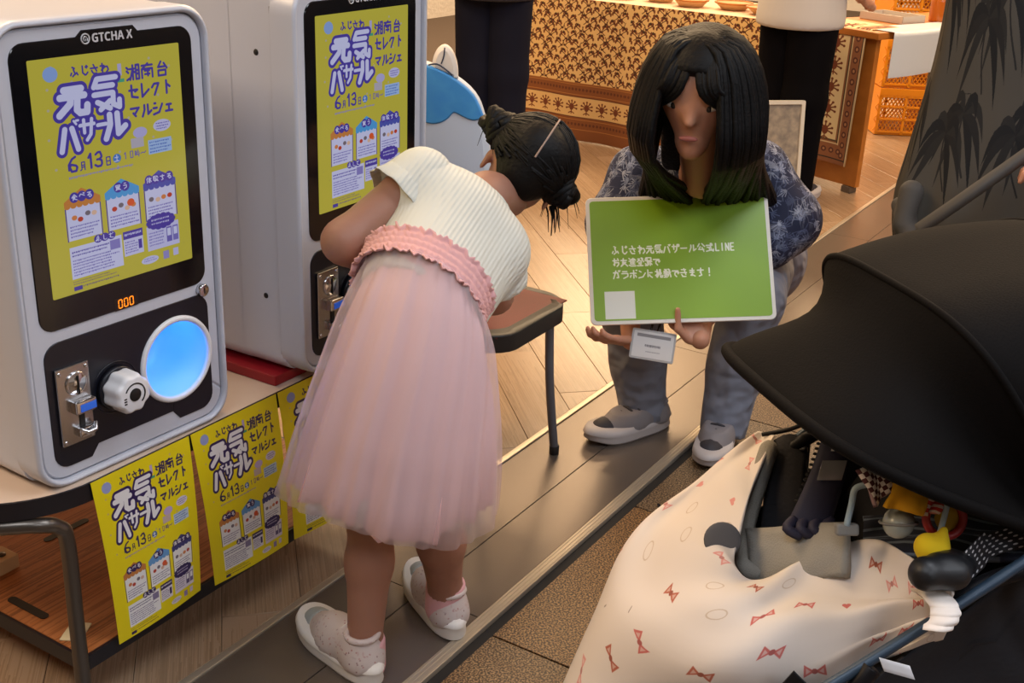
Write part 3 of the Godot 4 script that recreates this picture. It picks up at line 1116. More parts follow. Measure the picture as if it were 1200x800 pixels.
func build_machines() -> void:
	mat("shell", rgb(192, 195, 206), 0.3)
	M.shell.clearcoat_enabled = true
	M.shell.clearcoat = 0.4
	mat("seam", rgb(120, 118, 126), 0.6)
	mat("black_gloss", rgb(14, 14, 18), 0.12)
	mat("black_satin", rgb(17, 19, 30), 0.35)
	mat("black", rgb(10, 10, 12), 0.5)
	mat("smoked", rgb(30, 22, 20), 0.2)
	mat("logo_white", rgb(196, 196, 200), 0.5)
	mat("chrome", rgb(205, 205, 208), 0.14, 1.0)
	mat("steel_plate", rgb(176, 174, 174), 0.26, 1.0)
	mat("white_plastic", rgb(222, 222, 226), 0.35)
	mat("bowl", rgb(170, 210, 238), 0.35)
	var led := mat("amber_led", rgb(200, 120, 30), 0.5)
	led.emission_enabled = true
	led.emission = Color(1.0, 0.5, 0.06)
	led.emission_energy_multiplier = 1.6
	var lcd := mat("blue_lcd", rgb(40, 90, 170), 0.2)
	lcd.emission_enabled = true
	lcd.emission = Color(0.14, 0.34, 0.8)
	lcd.emission_energy_multiplier = 0.45
	var bl := mat("blue_lamp", rgb(120, 190, 255), 0.4)
	bl.emission_enabled = true
	bl.emission = Color(0.3, 0.66, 1.0)
	bl.emission_energy_multiplier = 0.9
	var scr := mat("screen", rgb(10, 10, 12), 0.16)
	scr.emission_enabled = true
	scr.emission = Color.WHITE
	scr.emission_operator = BaseMaterial3D.EMISSION_OP_MULTIPLY
	scr.emission_texture = handbill(rgb(70, 58, 150), rgb(180, 170, 62), rgb(188, 190, 224), rgb(164, 160, 206), rgb(74, 146, 206))
	scr.emission_energy_multiplier = 0.8
	scr.texture_repeat = false
	capsule_machine("white capsule machine with a blue-lit outlet at the flyer-hung end of the table", Vector3(1.156, 0.431, -1.416), deg_to_rad(-2.0), scr)
	capsule_machine("white capsule machine behind the leaning girl, standing on a red board", Vector3(1.682, 0.452, -1.373), deg_to_rad(0.8), scr)
	var rb := MB.new()
	rb.box(Vector3(0, 0.0102, 0), Vector3(0.37, 0.0204, 0.4), 0.003)
	var red := thing("board", "flat dark red board under the second capsule machine", "board", Vector3(1.66, 0.431, -1.607))
	part("panel", rb, mat("red_board", rgb(150, 16, 32), 0.4), red)

# ---------- the low table, handbills ----------
func build_table() -> void:
	var wood := mat("shelf_wood", rgb(176, 108, 58), 0.45)
	var c := Canvas.new(512, 512, 1.0, Color.WHITE)
	var rng := RandomNumberGenerator.new()
	rng.seed = 12
	for i in 700:
		var y := rng.randf() * 512.0
		var x := rng.randf() * 512.0 - 60
		var g := rng.randf_range(0.72, 1.0)
		c.line(Vector2(x, y), Vector2(x + rng.randf_range(60, 300), y + rng.randf_range(-5, 5)), rng.randf_range(0.8, 3.4), Color(g, g * 0.94, g * 0.86))
	wood.albedo_texture = ImageTexture.create_from_image(c.im)
	var top := triplanar(mat("table_top", rgb(214, 192, 174), 0.35), 1.2, true)
	top.albedo_texture = noise_tex(0.01, [Color(0.93, 0.92, 0.9), Color(1, 1, 1)], 256)
	mat("edge_black", rgb(20, 19, 26), 0.35)
	mat("leg_steel", rgb(100, 94, 88), 0.32, 0.85)
	mat("light_wood", rgb(206, 170, 122), 0.55)
	var t := thing("low_table", "low table with beige top, black edge, steel legs and wooden shelf", "table", Vector3(1.39, 0, -1.69))
	var flat := Transform3D(Basis(Vector3.RIGHT, PI / 2), Vector3(0, 0, 0))     # local (x, y, z) -> (x, -z, y)
	var outline := rrect(-0.53, -0.305, 0.50, 0.303, 0.19, 14)
	var b := MB.new()
	b.prism(rrect(-0.526, -0.301, 0.496, 0.299, 0.186, 14), -0.431, -0.405, 0.0, flat)
	part("table_top", b, top, t)
	b = MB.new()
	b.frame(outline, rrect(-0.5262, -0.3012, 0.4962, 0.2992, 0.1862, 14), -0.4305, -0.4, flat)
	part("edge_band", b, M.edge_black, t)
	# tubular legs bent out of the rail under the top
	for sx in [-1, 1]:
		for sz in [-1, 1]:
			b = MB.new()
			var x0: float = -0.392 if sx < 0 else 0.40
			var z0: float = 0.287 * sz
			var far := Vector3(sx * 0.5 - 0.012, 0.387, sz * 0.09)
			b.tube(spline([far, Vector3(sx * 0.485 - 0.012, 0.387, sz * 0.2), Vector3(x0 + sx * 0.045, 0.386, z0 - sz * 0.016), Vector3(x0 + sx * 0.012, 0.372, z0 - sz * 0.003), Vector3(x0, 0.34, z0), Vector3(x0 + sx * 0.002, 0.2, z0 + sz * 0.002), Vector3(x0 + sx * 0.006, 0.012, z0 + sz * 0.006)], 6), 0.0125, 12)
			var lg := part("leg", b, M.leg_steel, t)
			b = MB.new()
			b.lathe([Vector2(0.0, 0.0), Vector2(0.016, 0.0), Vector2(0.016, 0.012), Vector2(0.013, 0.024), Vector2(0.0, 0.024)], 14, Transform3D(Basis(), Vector3(x0 + sx * 0.006, 0, z0 + sz * 0.006)))
			part("foot_cap", b, M.edge_black, lg)
	b = MB.new()
	b.prism(rrect(-0.385, -0.283, 0.385, 0.285, 0.006, 2), -0.122, -0.1, 0.0, flat, Rect2(-0.4, -0.3, 0.8, 0.6))
	var sh := part("shelf", b, wood, t)
	b = MB.new()
	b.frame(rrect(-0.391, -0.289, 0.391, 0.291, 0.008, 2), rrect(-0.3853, -0.2833, 0.3853, 0.2853, 0.006, 2), -0.1205, -0.093, flat)
	part("edge_band", b, M.edge_black, sh)
	for q in [PH(33, 712, 0.122), PH(78, 621, 0.122)]:
		b = MB.new()
		b.prism(rrect(-0.05, -0.008, 0.05, 0.008, 0.0078, 4), -0.0004, 0.0012, 0.0, Transform3D(Basis(Vector3.RIGHT, -PI / 2), Vector3.ZERO))
		var s := part("slot", b, M.black, sh)
		s.position = q - t.position
		s.rotation.y = PI / 2 if q == PH(33, 712, 0.122) else 0.0
	b = MB.new()
	b.box(Vector3(-0.31, 0.136, -0.04), Vector3(0.06, 0.028, 0.05), 0.003)
	var br := part("bracket", b, M.light_wood, sh)
	b = MB.new()
	b.lathe([Vector2(0.0, 0.0), Vector2(0.007, 0.0), Vector2(0.007, 0.003), Vector2(0.0, 0.0045)], 12, Transform3D(Basis(), Vector3(-0.3, 0.15, -0.035)))
	part("bolt", b, M.leg_steel, br)
	b = MB.new()
	b.box(Vector3(-0.352, 0.1235, 0.225), Vector3(0.05, 0.003, 0.035), 0.001, 1, Basis(Vector3.UP, 0.5))
	part("tape", b, mat("masking_tape", rgb(226, 206, 158), 0.7), sh)
	# handbills hung from the table edge
	var bill := mat("handbill", Color.WHITE, 0.38)
	bill.albedo_texture = handbill(rgb(46, 30, 84), rgb(226, 206, 18), rgb(226, 224, 224), rgb(180, 160, 200), rgb(96, 146, 196))
	bill.texture_repeat = false
	var set_ := [["yellow market flyer hanging beside the steel table leg", [Vector2(103, 565), Vector2(222, 511), Vector2(235, 691), Vector2(140, 755)]],
		["yellow market flyer hanging between the other two flyers", [Vector2(224, 510), Vector2(322, 461), Vector2(338, 636), Vector2(252, 686)]],
		["yellow market flyer hanging half behind the pink skirt", [Vector2(324, 460), Vector2(420, 412), Vector2(440, 580), Vector2(345, 632)]]]
	for k in 3:
		var q: Array = set_[k][1]
		var a := PH(q[0].x, q[0].y, 0.432)
		var e := PH(q[1].x, q[1].y, 0.432)
		a.z = -1.3845
		e.z = -1.3845
		var low := []
		for j in [2, 3]:
			var dir := PH(q[j].x, q[j].y, 0.1) - EYE
			low.append(EYE + dir * ((-1.392 + k * 0.003) / dir.z))
		var n := thing("flyer", set_[k][0], "flyer", (low[0] + low[1]) / 2, Basis(), "yellow market flyers on the table front")
		var mb := MB.new()
		mb.sheet(6, 10, func(u, v):
			var p: Vector3 = a.lerp(e, u).lerp(low[1].lerp(low[0], u), v)
			p.z += 0.006 * sin(v * PI) + 0.004 * sin(u * PI) * v
			return p, 0.0006)
		wpart("paper", mb, bill, n)
# ---------- people ----------
func relocal(mb: MB, frame: Transform3D) -> void:
	var inv := frame.affine_inverse()
	for i in mb.v.size():
		mb.v[i] = inv * mb.v[i]

# a part given in world space whose own axes are those of frame (patterns follow it)
func fpart(called: String, mb: MB, m: Material, parent: Node3D, frame: Transform3D, label := "") -> MeshInstance3D:
	relocal(mb, frame)
	var o := part(called, mb, m, parent, label)
	o.transform = parent.global_transform.affine_inverse() * frame
	return o

# head: c centre, up, fwd (unit), s = half head height
func head_bones(c: Vector3, up: Vector3, fwd: Vector3, s: float) -> Array:
	var lat := fwd.cross(up).normalized()
	return [[c + up * s * 0.28 - fwd * s * 0.12, c + up * s * 0.22 + fwd * s * 0.12, s * 0.74, s * 0.7, lat, 1.08],
		[c - up * s * 0.2 + fwd * s * 0.22, c - up * s * 0.62 + fwd * s * 0.4, s * 0.56, s * 0.32, lat, 1.05],
		[c - up * s * 0.7 + fwd * s * 0.5, c - up * s * 0.78 + fwd * s * 0.54, s * 0.18, s * 0.15],
		[c + up * s * 0.04 + fwd * s * 0.74, c - up * s * 0.18 + fwd * s * 0.84, s * 0.06, s * 0.085],
		[c + lat * s * 0.74 + up * s * 0.02 - fwd * s * 0.05, c + lat * s * 0.76 - up * s * 0.2 - fwd * s * 0.02, s * 0.13, s * 0.09, lat, 2.0],
		[c - lat * s * 0.74 + up * s * 0.02 - fwd * s * 0.05, c - lat * s * 0.76 - up * s * 0.2 - fwd * s * 0.02, s * 0.13, s * 0.09, lat, 2.0]]

# hand: wrist w, dir towards the knuckles, nrm out of the palm, thumb towards the thumb's side, s = hand length
func hand_bones(w: Vector3, dir: Vector3, nrm: Vector3, thumb: Vector3, s: float, curl: Array, thumb_to := Vector3.ZERO) -> Array:
	var out := []
	var len := [0.235, 0.26, 0.245, 0.19]
	for i in 4:
		var side := thumb * s * (0.16 - i * 0.108)
		var k: Vector3 = w + dir * s * (0.46 - absf(i - 1.2) * 0.025) + side
		out.append([w + side * 0.55 + dir * s * 0.05, k, s * 0.075, s * 0.062])
		var d := dir
		var p := k
		for j in 3:
			d = d.rotated(dir.cross(nrm).normalized(), curl[j])
			var q: Vector3 = p + d * s * len[i] * [0.5, 0.32, 0.24][j] * 1.75
			out.append([p, q, s * (0.052 - j * 0.005), s * (0.047 - j * 0.006)])
			p = q
	var t0 := w + dir * s * 0.12 + thumb * s * 0.13
	var t1 := t0 + (dir * 0.55 + thumb * 0.75 + nrm * 0.25).normalized() * s * 0.23
	var t2 := t1 + (dir * 0.9 + thumb * 0.25 + nrm * 0.35).normalized() * s * 0.2
	if thumb_to != Vector3.ZERO:
		t1 = (t0 + thumb_to) * 0.5 + thumb * s * 0.1
		t2 = thumb_to
	out.append([t0, t1, s * 0.07, s * 0.058])
	out.append([t1, t2, s * 0.056, s * 0.042])
	return out

# a sneaker on the floor: heel point, forward, length, parent and materials
func sneaker(parent: Node3D, heel: Vector3, fwd: Vector3, ln: float, ankle: Vector3, upper: Material, sole_m: Material, lace_m: Material, toe_m: Material, high := 0.36, heel_m: Material = null) -> void:
	if heel_m == null:
		heel_m = upper
	var side := fwd.cross(Vector3.UP)
	var fr := Transform3D(Basis(fwd, Vector3.UP, side), heel)
	var b := MB.new()
	var rings := []
	for lv in [[0.0, 0.96], [0.03, 1.04], [0.085, 1.0], [0.1, 1.06], [0.165, 0.98]]:
		var poly := []
		for i in 40:
			var a := TAU * i / 40.0
			var x := 0.5 - 0.5 * cos(a)
			var w := 0.185 * sqrt(maxf(0.0, 1.0 - pow(absf(2.0 * x - 1.0), 3.0))) * (0.84 + 0.16 * smoothstep(0.3, 0.7, x))
			var z := w * (1.0 if a < PI else -1.0)
			poly.append(Vector3(((x - 0.5) * lv[1] + 0.5) * ln, lv[0] * ln + 0.045 * ln * smoothstep(0.75, 1.0, x) * (1.0 if lv[0] < 0.05 else 0.6) + (0.035 * ln * smoothstep(0.35, 0.0, x) if lv[0] > 0.07 else 0.0), z * lv[1] * ln))
		rings.append(poly)
	var i0 := b.ix.size()
	for rr in rings:
		for p in rr:
			b.put(fr * p)
	for q in rings.size() - 1:
		for i in 40:
			var j := (i + 1) % 40
			b.quad(q * 40 + i, q * 40 + j, (q + 1) * 40 + j, (q + 1) * 40 + i)
	for e in [0, rings.size() - 1]:
		var c := b.put(fr * Vector3(0.5 * ln, rings[e][10].y, 0))
		for i in 40:
			var j := (i + 1) % 40
			if e == 0:
				b.tri(c, e * 40 + j, e * 40 + i)
			else:
				b.tri(c, e * 40 + i, e * 40 + j)
	b.outward(i0)
	var shoe := wpart("shoe", b, sole_m, parent)
	b = MB.new()
	var F := func(x: float, y: float, z: float) -> Vector3: return fr * Vector3(x * ln, y * ln, z * ln)
	b.nets([[F.call(0.16, 0.17, 0), F.call(0.2, high - 0.04, 0), 0.135 * ln, 0.125 * ln], [F.call(0.2, 0.16, 0), F.call(0.55, 0.13, 0), 0.14 * ln, 0.15 * ln],
		[F.call(0.5, 0.13, 0.0), F.call(0.82, 0.11, 0.0), 0.15 * ln, 0.115 * ln], [F.call(0.3, 0.24, 0), F.call(0.58, 0.19, 0), 0.1 * ln, 0.09 * ln]],
		0.0055, 0.03, [[F.call(0, 0.1, 0), Vector3.DOWN], [F.call(0.14, high, 0), (Vector3.UP + fwd * 0.05).normalized()]])
	wpart("upper", b, upper, shoe)
	b = MB.new()
	b.nets([[F.call(0.5, 0.13, 0.0), F.call(0.82, 0.11, 0.0), 0.158 * ln, 0.124 * ln]], 0.0045, 0.02, [[F.call(0, 0.13, 0), Vector3.DOWN], [F.call(0.7, 0, 0), (-fwd + Vector3.UP * 0.3).normalized()]])
	wpart("toe_cap", b, toe_m, shoe)
	b = MB.new()
	b.nets([[F.call(0.16, 0.17, 0), F.call(0.2, high - 0.04, 0), 0.145 * ln, 0.134 * ln]], 0.0045, 0.02, [[F.call(0, 0.14, 0), Vector3.DOWN], [F.call(0.15, 0, 0), fwd], [F.call(0, high - 0.07, 0), Vector3.UP]])
	wpart("heel_counter", b, heel_m, shoe)
	for i in 5:
		b = MB.new()
		var x := 0.36 + i * 0.075
		var y := 0.345 - i * 0.028
		b.tube([F.call(x, y - 0.07, 0.115), F.call(x + 0.01, y - 0.008, 0.06), F.call(x + 0.015, y + 0.006, 0), F.call(x + 0.01, y - 0.008, -0.06), F.call(x, y - 0.07, -0.115)], 0.014 * ln, 6)
		wpart("lace", b, lace_m, shoe)
	b = MB.new()
	b.ring(F.call(0.19, high + 0.005, 0), (Vector3.UP + fwd * 0.05).normalized(), 0.118 * ln, 0.024 * ln, 24, 8)
	wpart("collar", b, upper, shoe)

func strand(b: MB, c: Vector3, a: Vector3, e: Vector3, r0: float, r1: float, w: float, n := 7) -> void:
	# an arc over a ball round c from direction a to direction e
	var pts := []
	for i in n:
		var t := float(i) / (n - 1)
		var d := a.slerp(e, t)
		pts.append(c + d * lerpf(r0, r1, t))
	b.tube(pts, w, 5)

func build_girl() -> void:
	var skin := mat("skin_child", rgb(160, 114, 94), 0.55)
	skin.subsurf_scatter_enabled = true
	skin.subsurf_scatter_strength = 0.12
	var hair := with_bump(triplanar(mat("hair_black", rgb(10, 9, 10), 0.55), 14.0), bump_tex(0.04, 128, 6.0), 0.35)
	hair.metallic_specular = 0.3
	var t := thing("person", "child in white ribbed top and pink tulle skirt bending over, arm on machine", "person", Vector3(1.44, 0, -1.08))
	var waist := P(493, 348, 1.93)
	var chest := P(530, 275, 2.05)
	var neck := P(570, 230, 2.13)
	var hc := P(608, 208, 2.2)
	var lsh := P(489, 215, 2.03)
	var rsh := P(578, 292, 2.07)
	var lel := P(404, 283, 1.98)
	var lwr := P(452, 318, 2.1)
	var rel := P(578, 345, 2.2)
	var rwr := P(520, 345, 2.27)
	var hip := Vector3(1.445, 0.6, -1.075)
	var lkn := P(436, 602, 2.05)
	var rkn := P(514, 602, 2.1)
	var lan := P(427, 760, 2.1)
	var ran := P(522, 694, 2.22)
	var spine := (neck - waist).normalized()
	var lat := (rsh - lsh).normalized()
	var back := lat.cross(spine).normalized()
	if back.dot(EYE - chest) < 0:
		back = -back
	var up := (P(640, 152, 2.21) - P(600, 212, 2.2)).normalized()
	var fwd := (hc - EYE).normalized()
	fwd = (fwd - up * fwd.dot(up)).normalized()
	fwd = (fwd - up * 0.15).normalized()
	var b := MB.new()
	var body := [[hip, waist, 0.082, 0.07], [waist, chest, 0.07, 0.09, back, 1.25], [chest, (lsh + rsh) / 2, 0.09, 0.07, back, 1.2], [lsh, rsh, 0.045, 0.045],
		[(lsh + rsh) / 2, neck, 0.05, 0.043], [neck, hc - up * 0.04, 0.04, 0.042],
		[lsh, lel, 0.042, 0.036], [lel, lwr, 0.036, 0.027], [rsh, rel, 0.04, 0.035], [rel, rwr, 0.035, 0.026],
		[hip + Vector3(-0.025, -0.03, -0.035), lkn, 0.06, 0.043], [lkn, lkn.lerp(lan, 0.35), 0.041, 0.04], [lkn.lerp(lan, 0.35), lan, 0.04, 0.029],
		[hip + Vector3(0.025, -0.03, 0.035), rkn, 0.06, 0.044], [rkn, rkn.lerp(ran, 0.35), 0.043, 0.042], [rkn.lerp(ran, 0.35), ran, 0.042, 0.03],
		[lan, lan + Vector3(0.02, -0.03, -0.04), 0.032, 0.028], [ran, ran + Vector3(0.03, -0.03, -0.04), 0.032, 0.028]]
	b.nets(body, 0.009, 0.02)
	b.nets(head_bones(hc, up, fwd, 0.092), 0.005, 0.02)
	var mdir := (lwr - lel).normalized()
	b.nets(hand_bones(lwr, mdir, back, lat.cross(mdir).normalized(), 0.12, [0.3, 0.5, 0.4]), 0.004, 0.008)
	mdir = (rwr - rel).normalized()
	b.nets(hand_bones(rwr, mdir, back, up, 0.12, [0.3, 0.5, 0.4]), 0.004, 0.008)
	wpart("body", b, skin, t)
	# ears of their own colour of light come with the head; hair
	b = MB.new()
	var ball := P(625, 187, 2.2)
	b.nets([[ball - fwd * 0.012, ball + fwd * 0.02, 0.074, 0.07], [ball - up * 0.045 - fwd * 0.025, ball - fwd * 0.02, 0.046, 0.064]], 0.006, 0.02, [[hc + fwd * 0.055 - up * 0.01, (fwd * 0.8 - up * 0.6).normalized()], [hc - up * 0.052, (-up - fwd * 0.25).normalized()]])
	var hr := wpart("hair", b, hair, t)
	var hl := up.cross(fwd).normalized()          # towards the person's left
	if hl.dot(P(560, 175, 2.2) - hc) < 0:
		hl = -hl
	var bun_l := P(583, 146, 2.19)
	var bun_r := P(658, 224, 2.19)
	var rng := RandomNumberGenerator.new()
	rng.seed = 21
	b = MB.new()
	for sgn in [[bun_l, 1.0], [bun_r, -1.0]]:
		var e: Vector3 = (sgn[0] - ball).normalized()
		for i in 80:
			var a := rng.randf_range(-0.55, 2.2)        # along the parting, nape to brow
			var st: Vector3 = (-fwd * cos(a) + up * sin(a) + hl * sgn[1] * rng.randf_range(0.02, 0.1)).normalized()
			if i % 3 == 0:
				st = (-fwd * cos(a * 0.5) * 0.9 - up * rng.randf_range(0.1, 0.62) + hl * sgn[1] * rng.randf_range(0.1, 1.0)).normalized()
			strand(b, ball, st, (e + Vector3(rng.randf_range(-1, 1), rng.randf_range(-1, 1), rng.randf_range(-1, 1)) * 0.14).normalized(), 0.083 + rng.randf() * 0.003, 0.084, rng.randf_range(0.002, 0.0042))
	var sr := wpart("combed_strands", b, hair, hr)
	sr.set_meta("kind", "stuff")
	for q in [bun_l, bun_r]:
		b = MB.new()
		var ax: Vector3 = (q - ball).normalized()
		var s1 := ax.cross(up).normalized()
		var s2 := ax.cross(s1)
		for k in 5:
			var pts := []
			for i in 19:
				var a := TAU * i / 18.0 + k
				pts.append(q + (s1 * cos(a) + s2 * sin(a)) * (0.016 + 0.003 * k) + ax * (0.018 - 0.008 * k + 0.005 * sin(a * 2 + k)))
			b.tube(pts, 0.0105, 6)
		b.ball(q, Vector3.ONE * 0.026, 8)
		var bun := wpart("hair_bun", b, hair, hr)
		b = MB.new()
		for i in 12:
			var d := Vector3(rng.randf_range(-1, 1), rng.randf_range(-1, 0.6), rng.randf_range(-1, 1)).normalized()
			b.tube([q + d * 0.015, q + d * 0.03 + Vector3(0, -0.004, 0), q + d * 0.04 + Vector3(0, -0.018 - rng.randf() * 0.02, 0)], [0.0012, 0.0009, 0.0004], 4)
		var fl := wpart("loose_ends", b, hair, bun)
		fl.set_meta("kind", "stuff")
		b = MB.new()
		b.ring(ball + ax * 0.08, ax, 0.014, 0.0022, 18, 6)
		wpart("hair_tie", b, M.tie if M.has("tie") else mat("tie", rgb(214, 210, 214), 0.5), hr)
	b = MB.new()
	for i in 9:
		var s := P(646, 236, 2.2) + Vector3(rng.randf_range(-1, 1), rng.randf_range(-1, 1), rng.randf_range(-1, 1)) * 0.008
		b.tube([s, s + Vector3(0.004, -0.02, 0.004), s + Vector3(rng.randf_range(-0.01, 0.012), -0.055, 0.008)], [0.002, 0.0016, 0.0005], 5)
	var fr := wpart("side_lock", b, hair, hr)
	fr.set_meta("kind", "stuff")
	b = MB.new()
	var pr := []
	for i in 9:
		var a := lerpf(-0.3, 1.05, i / 8.0)
		pr.append(ball + (-fwd * cos(a) + up * sin(a)).normalized() * 0.0895)
	b.tube(pr, 0.0018, 6)
	wpart("parting", b, mat("scalp", rgb(150, 128, 118), 0.6), hr)
	# top
	var knit := mat("ribbed_knit", rgb(206, 207, 198), 0.85)
	var rib := Canvas.new(64, 64, 1.0, rgb(128, 128, 255))
	for i in 8:
		rib.rect(i * 8, 0, i * 8 + 3, 64, rgb(70, 128, 225))
		rib.rect(i * 8 + 4, 0, i * 8 + 7, 64, rgb(186, 128, 225))
	with_bump(triplanar(knit, 16.0), ImageTexture.create_from_image(rib.im), 0.5)
	knit.rim_enabled = true
	knit.rim = 0.25
	var tf := Transform3D(Basis(spine.cross(back).normalized(), spine, back), chest)
	b = MB.new()
	b.nets([[waist - spine * 0.02, chest, 0.1, 0.112, back, 1.22], [chest, (lsh + rsh) / 2 - spine * 0.01, 0.108, 0.085, back, 1.2], [lsh, rsh, 0.056, 0.052], [rsh, rsh + (rel - rsh) * 0.3, 0.052, 0.05],
		[waist + lat * 0.03, rsh - spine * 0.02, 0.08, 0.06, back, 1.1]], 0.009, 0.035, [[neck - spine * 0.036 + back * 0.02, (spine * 0.85 + lat * 0.05 - back * 0.1).normalized()], [waist - spine * 0.03, -spine]])
	var sdir := (P(596, 352, 2.13) - rsh).normalized()
	b.nets([[rsh, P(582, 330, 2.1), 0.056, 0.056]], 0.008, 0.02, [[P(590, 338, 2.11), (P(596, 352, 2.12) - P(578, 305, 2.08)).normalized()]])
	var ldir := (lel - lsh).normalized()
	b.nets([[lsh - ldir * 0.01, lsh + ldir * 0.06, 0.057, 0.062]], 0.008, 0.02, [[lsh + ldir * 0.035 + spine * 0.0, ldir]])
	var top := fpart("top", b, knit, t, tf)
	# frill along the left armhole
	b = MB.new()
	var s1 := ldir.cross(back).normalized()
	b.sheet(40, 4, func(u, v):
		var a: float = u * TAU
		var d: Vector3 = s1 * cos(a) + ldir.cross(s1) * sin(a)
		return lsh + ldir * (0.018 + 0.03 * v) + d * (0.0575 + 0.007 * v + 0.003 * sin(a * 9.0) * v), 0.0025)
	fpart("sleeve_frill", b, knit, top, tf)
	b = MB.new()
	var nl := []
	for i in 25:
		var a := TAU * i / 24.0
		nl.append(neck - spine * 0.034 + lat * cos(a) * 0.062 + back * (sin(a) * 0.05 + 0.0))
	b.tube(nl, 0.004, 6)
	fpart("neckband", b, knit, top, tf)
	var bl := P(424, 302, 1.93)
	var brr := P(566, 376, 1.93)
	var bc := (bl + brr) / 2
	var U2 := (brr - bl) / 2
	var ax2 := (P(505, 318, 1.95) - P(490, 350, 1.9)).normalized()
	var V2 := U2.normalized().cross(ax2).normalized() * 0.09
	if V2.dot(EYE - bc) < 0:
		V2 = -V2
	var v_top := V2.normalized()
	# skirt: rings set by their left and right ends
	var left := spline([Vector2(425, 312), Vector2(398, 360), Vector2(374, 420), Vector2(352, 480), Vector2(336, 530), Vector2(328, 556)], 6)
	var right := spline([Vector2(562, 386), Vector2(576, 425), Vector2(584, 470), Vector2(587, 520), Vector2(586, 565), Vector2(582, 600)], 6)
	var dep := [1.91, 1.92, 1.94, 1.96, 1.99, 2.02]
	var ring_at := func(w: float, a: float, swell: float, amp: float, seed_: float) -> Vector3:
		var d: float = along(dep, w)
		var l: Vector2 = along(left, w)
		var r: Vector2 = along(right, w)
		var pl := P(l.x, l.y, d)
		var pr2 := P(r.x, r.y, d)
		var c := (pl + pr2) / 2
		var U := (pr2 - pl) / 2
		var fl := Vector3(view_basis.z.x, 0, view_basis.z.z).normalized()      # towards the viewer, level
		var V: Vector3 = v_top.lerp(fl, smoothstep(0.0, 0.7, w)).normalized() * minf(U.length() * 0.85, 0.155)
		var q: float = swell * (1.0 + amp * (0.3 + 0.7 * w) * (0.4 * sin(a * 13.0 + seed_ + 0.6 * sin(a * 3.0)) + 0.35 * sin(a * 23.0 + seed_ * 2.0 + w * 1.5) + 0.22 * sin(a * 37.0 + seed_) + 0.3 * (1.0 - w) * sin(a * 61.0 + seed_ + 2.0 * sin(a * 2.0)) + 0.25 * sin(a * 5.0 + seed_ * 3.0)))
		return c + (U * cos(a) + V * sin(a)) * q + Vector3(0, 0.012 * w * sin(a * 3.0 + seed_), 0)
	var satin := mat("pink_satin", rgb(220, 178, 178), 0.5)
	satin.rim_enabled = true
	satin.rim = 0.3
	b = MB.new()
	b.sheet(120, 26, func(u, v): return ring_at.call(v * 0.97, u * TAU, 0.87, 0.13, 0.6), 0.002)
	var sk := wpart("skirt", b, satin, t)
	var tulle := mat("tulle", Color(0.88, 0.8, 0.82, 0.36), 0.8)
	tulle.transparency = BaseMaterial3D.TRANSPARENCY_ALPHA
	b = MB.new()
	b.grid(150, 28, func(u, v): return ring_at.call(v, u * TAU, 1.0, 0.05, 2.1))
	wpart("tulle_layer", b, tulle, sk)
	b = MB.new()
	b.grid(110, 8, func(u, v): return ring_at.call(0.8 + v * 0.235, u * TAU, 0.78, 0.1, 4.0))
	var net := mat("petticoat_net", Color(0.85, 0.84, 0.82, 0.55), 0.8)
	net.transparency = BaseMaterial3D.TRANSPARENCY_ALPHA
	wpart("petticoat", b, net, sk)
	# shirred waistband
	var shirr := mat("shirred_pink", rgb(210, 160, 160), 0.7)
	b = MB.new()
	b.sheet(150, 22, func(u, v):
		var a: float = u * TAU
		var gather: float = 0.045 * sin(a * 66.0 + 1.5 * sin(a * 4.0)) * (0.5 + 0.5 * cos(v * TAU * 4.0)) + 0.03 * cos(v * TAU * 4.0)
		var frill: float = 0.03 * pow(absf(v * 2.0 - 1.0), 8.0) * (1.0 + 0.5 * sin(a * 31.0 + 1.3 * sin(a * 5.0) + v) + 0.35 * sin(a * 53.0))
		return bc + (U2 * cos(a) + V2 * sin(a)) * (1.02 + gather * 0.6 + frill) + ax2 * (v - 0.5) * 0.062 + ax2 * 0.007 * (sin(a * 27.0 + 2.0 * sin(a * 3.0)) + 0.6 * sin(a * 47.0)) * absf(v - 0.5), 0.003)
	wpart("waistband", b, shirr, t)
	# socks and shoes
	var sock := mat("pink_sock", rgb(226, 172, 176), 0.85)
	mat("shoe_pearl", rgb(206, 192, 188), 0.5)
	mat("shoe_sole", rgb(232, 226, 220), 0.5)
	mat("shoe_grey", rgb(160, 164, 162), 0.45)
	mat("lace_white", rgb(226, 216, 208), 0.7)
	var spots := Canvas.new(256, 256, 1.0, Color.WHITE)
	for i in 46:
		spots.oval(rng.randf() * 256, rng.randf() * 256, 4, 4, [rgb(206, 110, 110), rgb(150, 100, 110), rgb(230, 170, 160)][i % 3])
	M.shoe_pearl.albedo_texture = ImageTexture.create_from_image(spots.im)
	triplanar(M.shoe_pearl, 10.0)
	for q in [[lan, PH(438, 801, 0), PH(383, 752, 0)], [ran, PH(533, 748, 0), PH(487, 676, 0)]]:
		b = MB.new()
		var an: Vector3 = q[0]
		b.nets([[an + Vector3(0, 0.022, 0), an + Vector3(0, -0.03, 0), 0.037, 0.038]], 0.005, 0.01, [[an + Vector3(0, 0.024, 0), Vector3.UP]])
		wpart("sock", b, sock, t)
		var d: Vector3 = (q[2] - q[1]).normalized()
		sneaker(t, q[1] - d * 0.01, d, 0.235, an, M.shoe_pearl, M.shoe_sole, M.lace_white, M.shoe_grey, 0.36, M.shoe_grey)
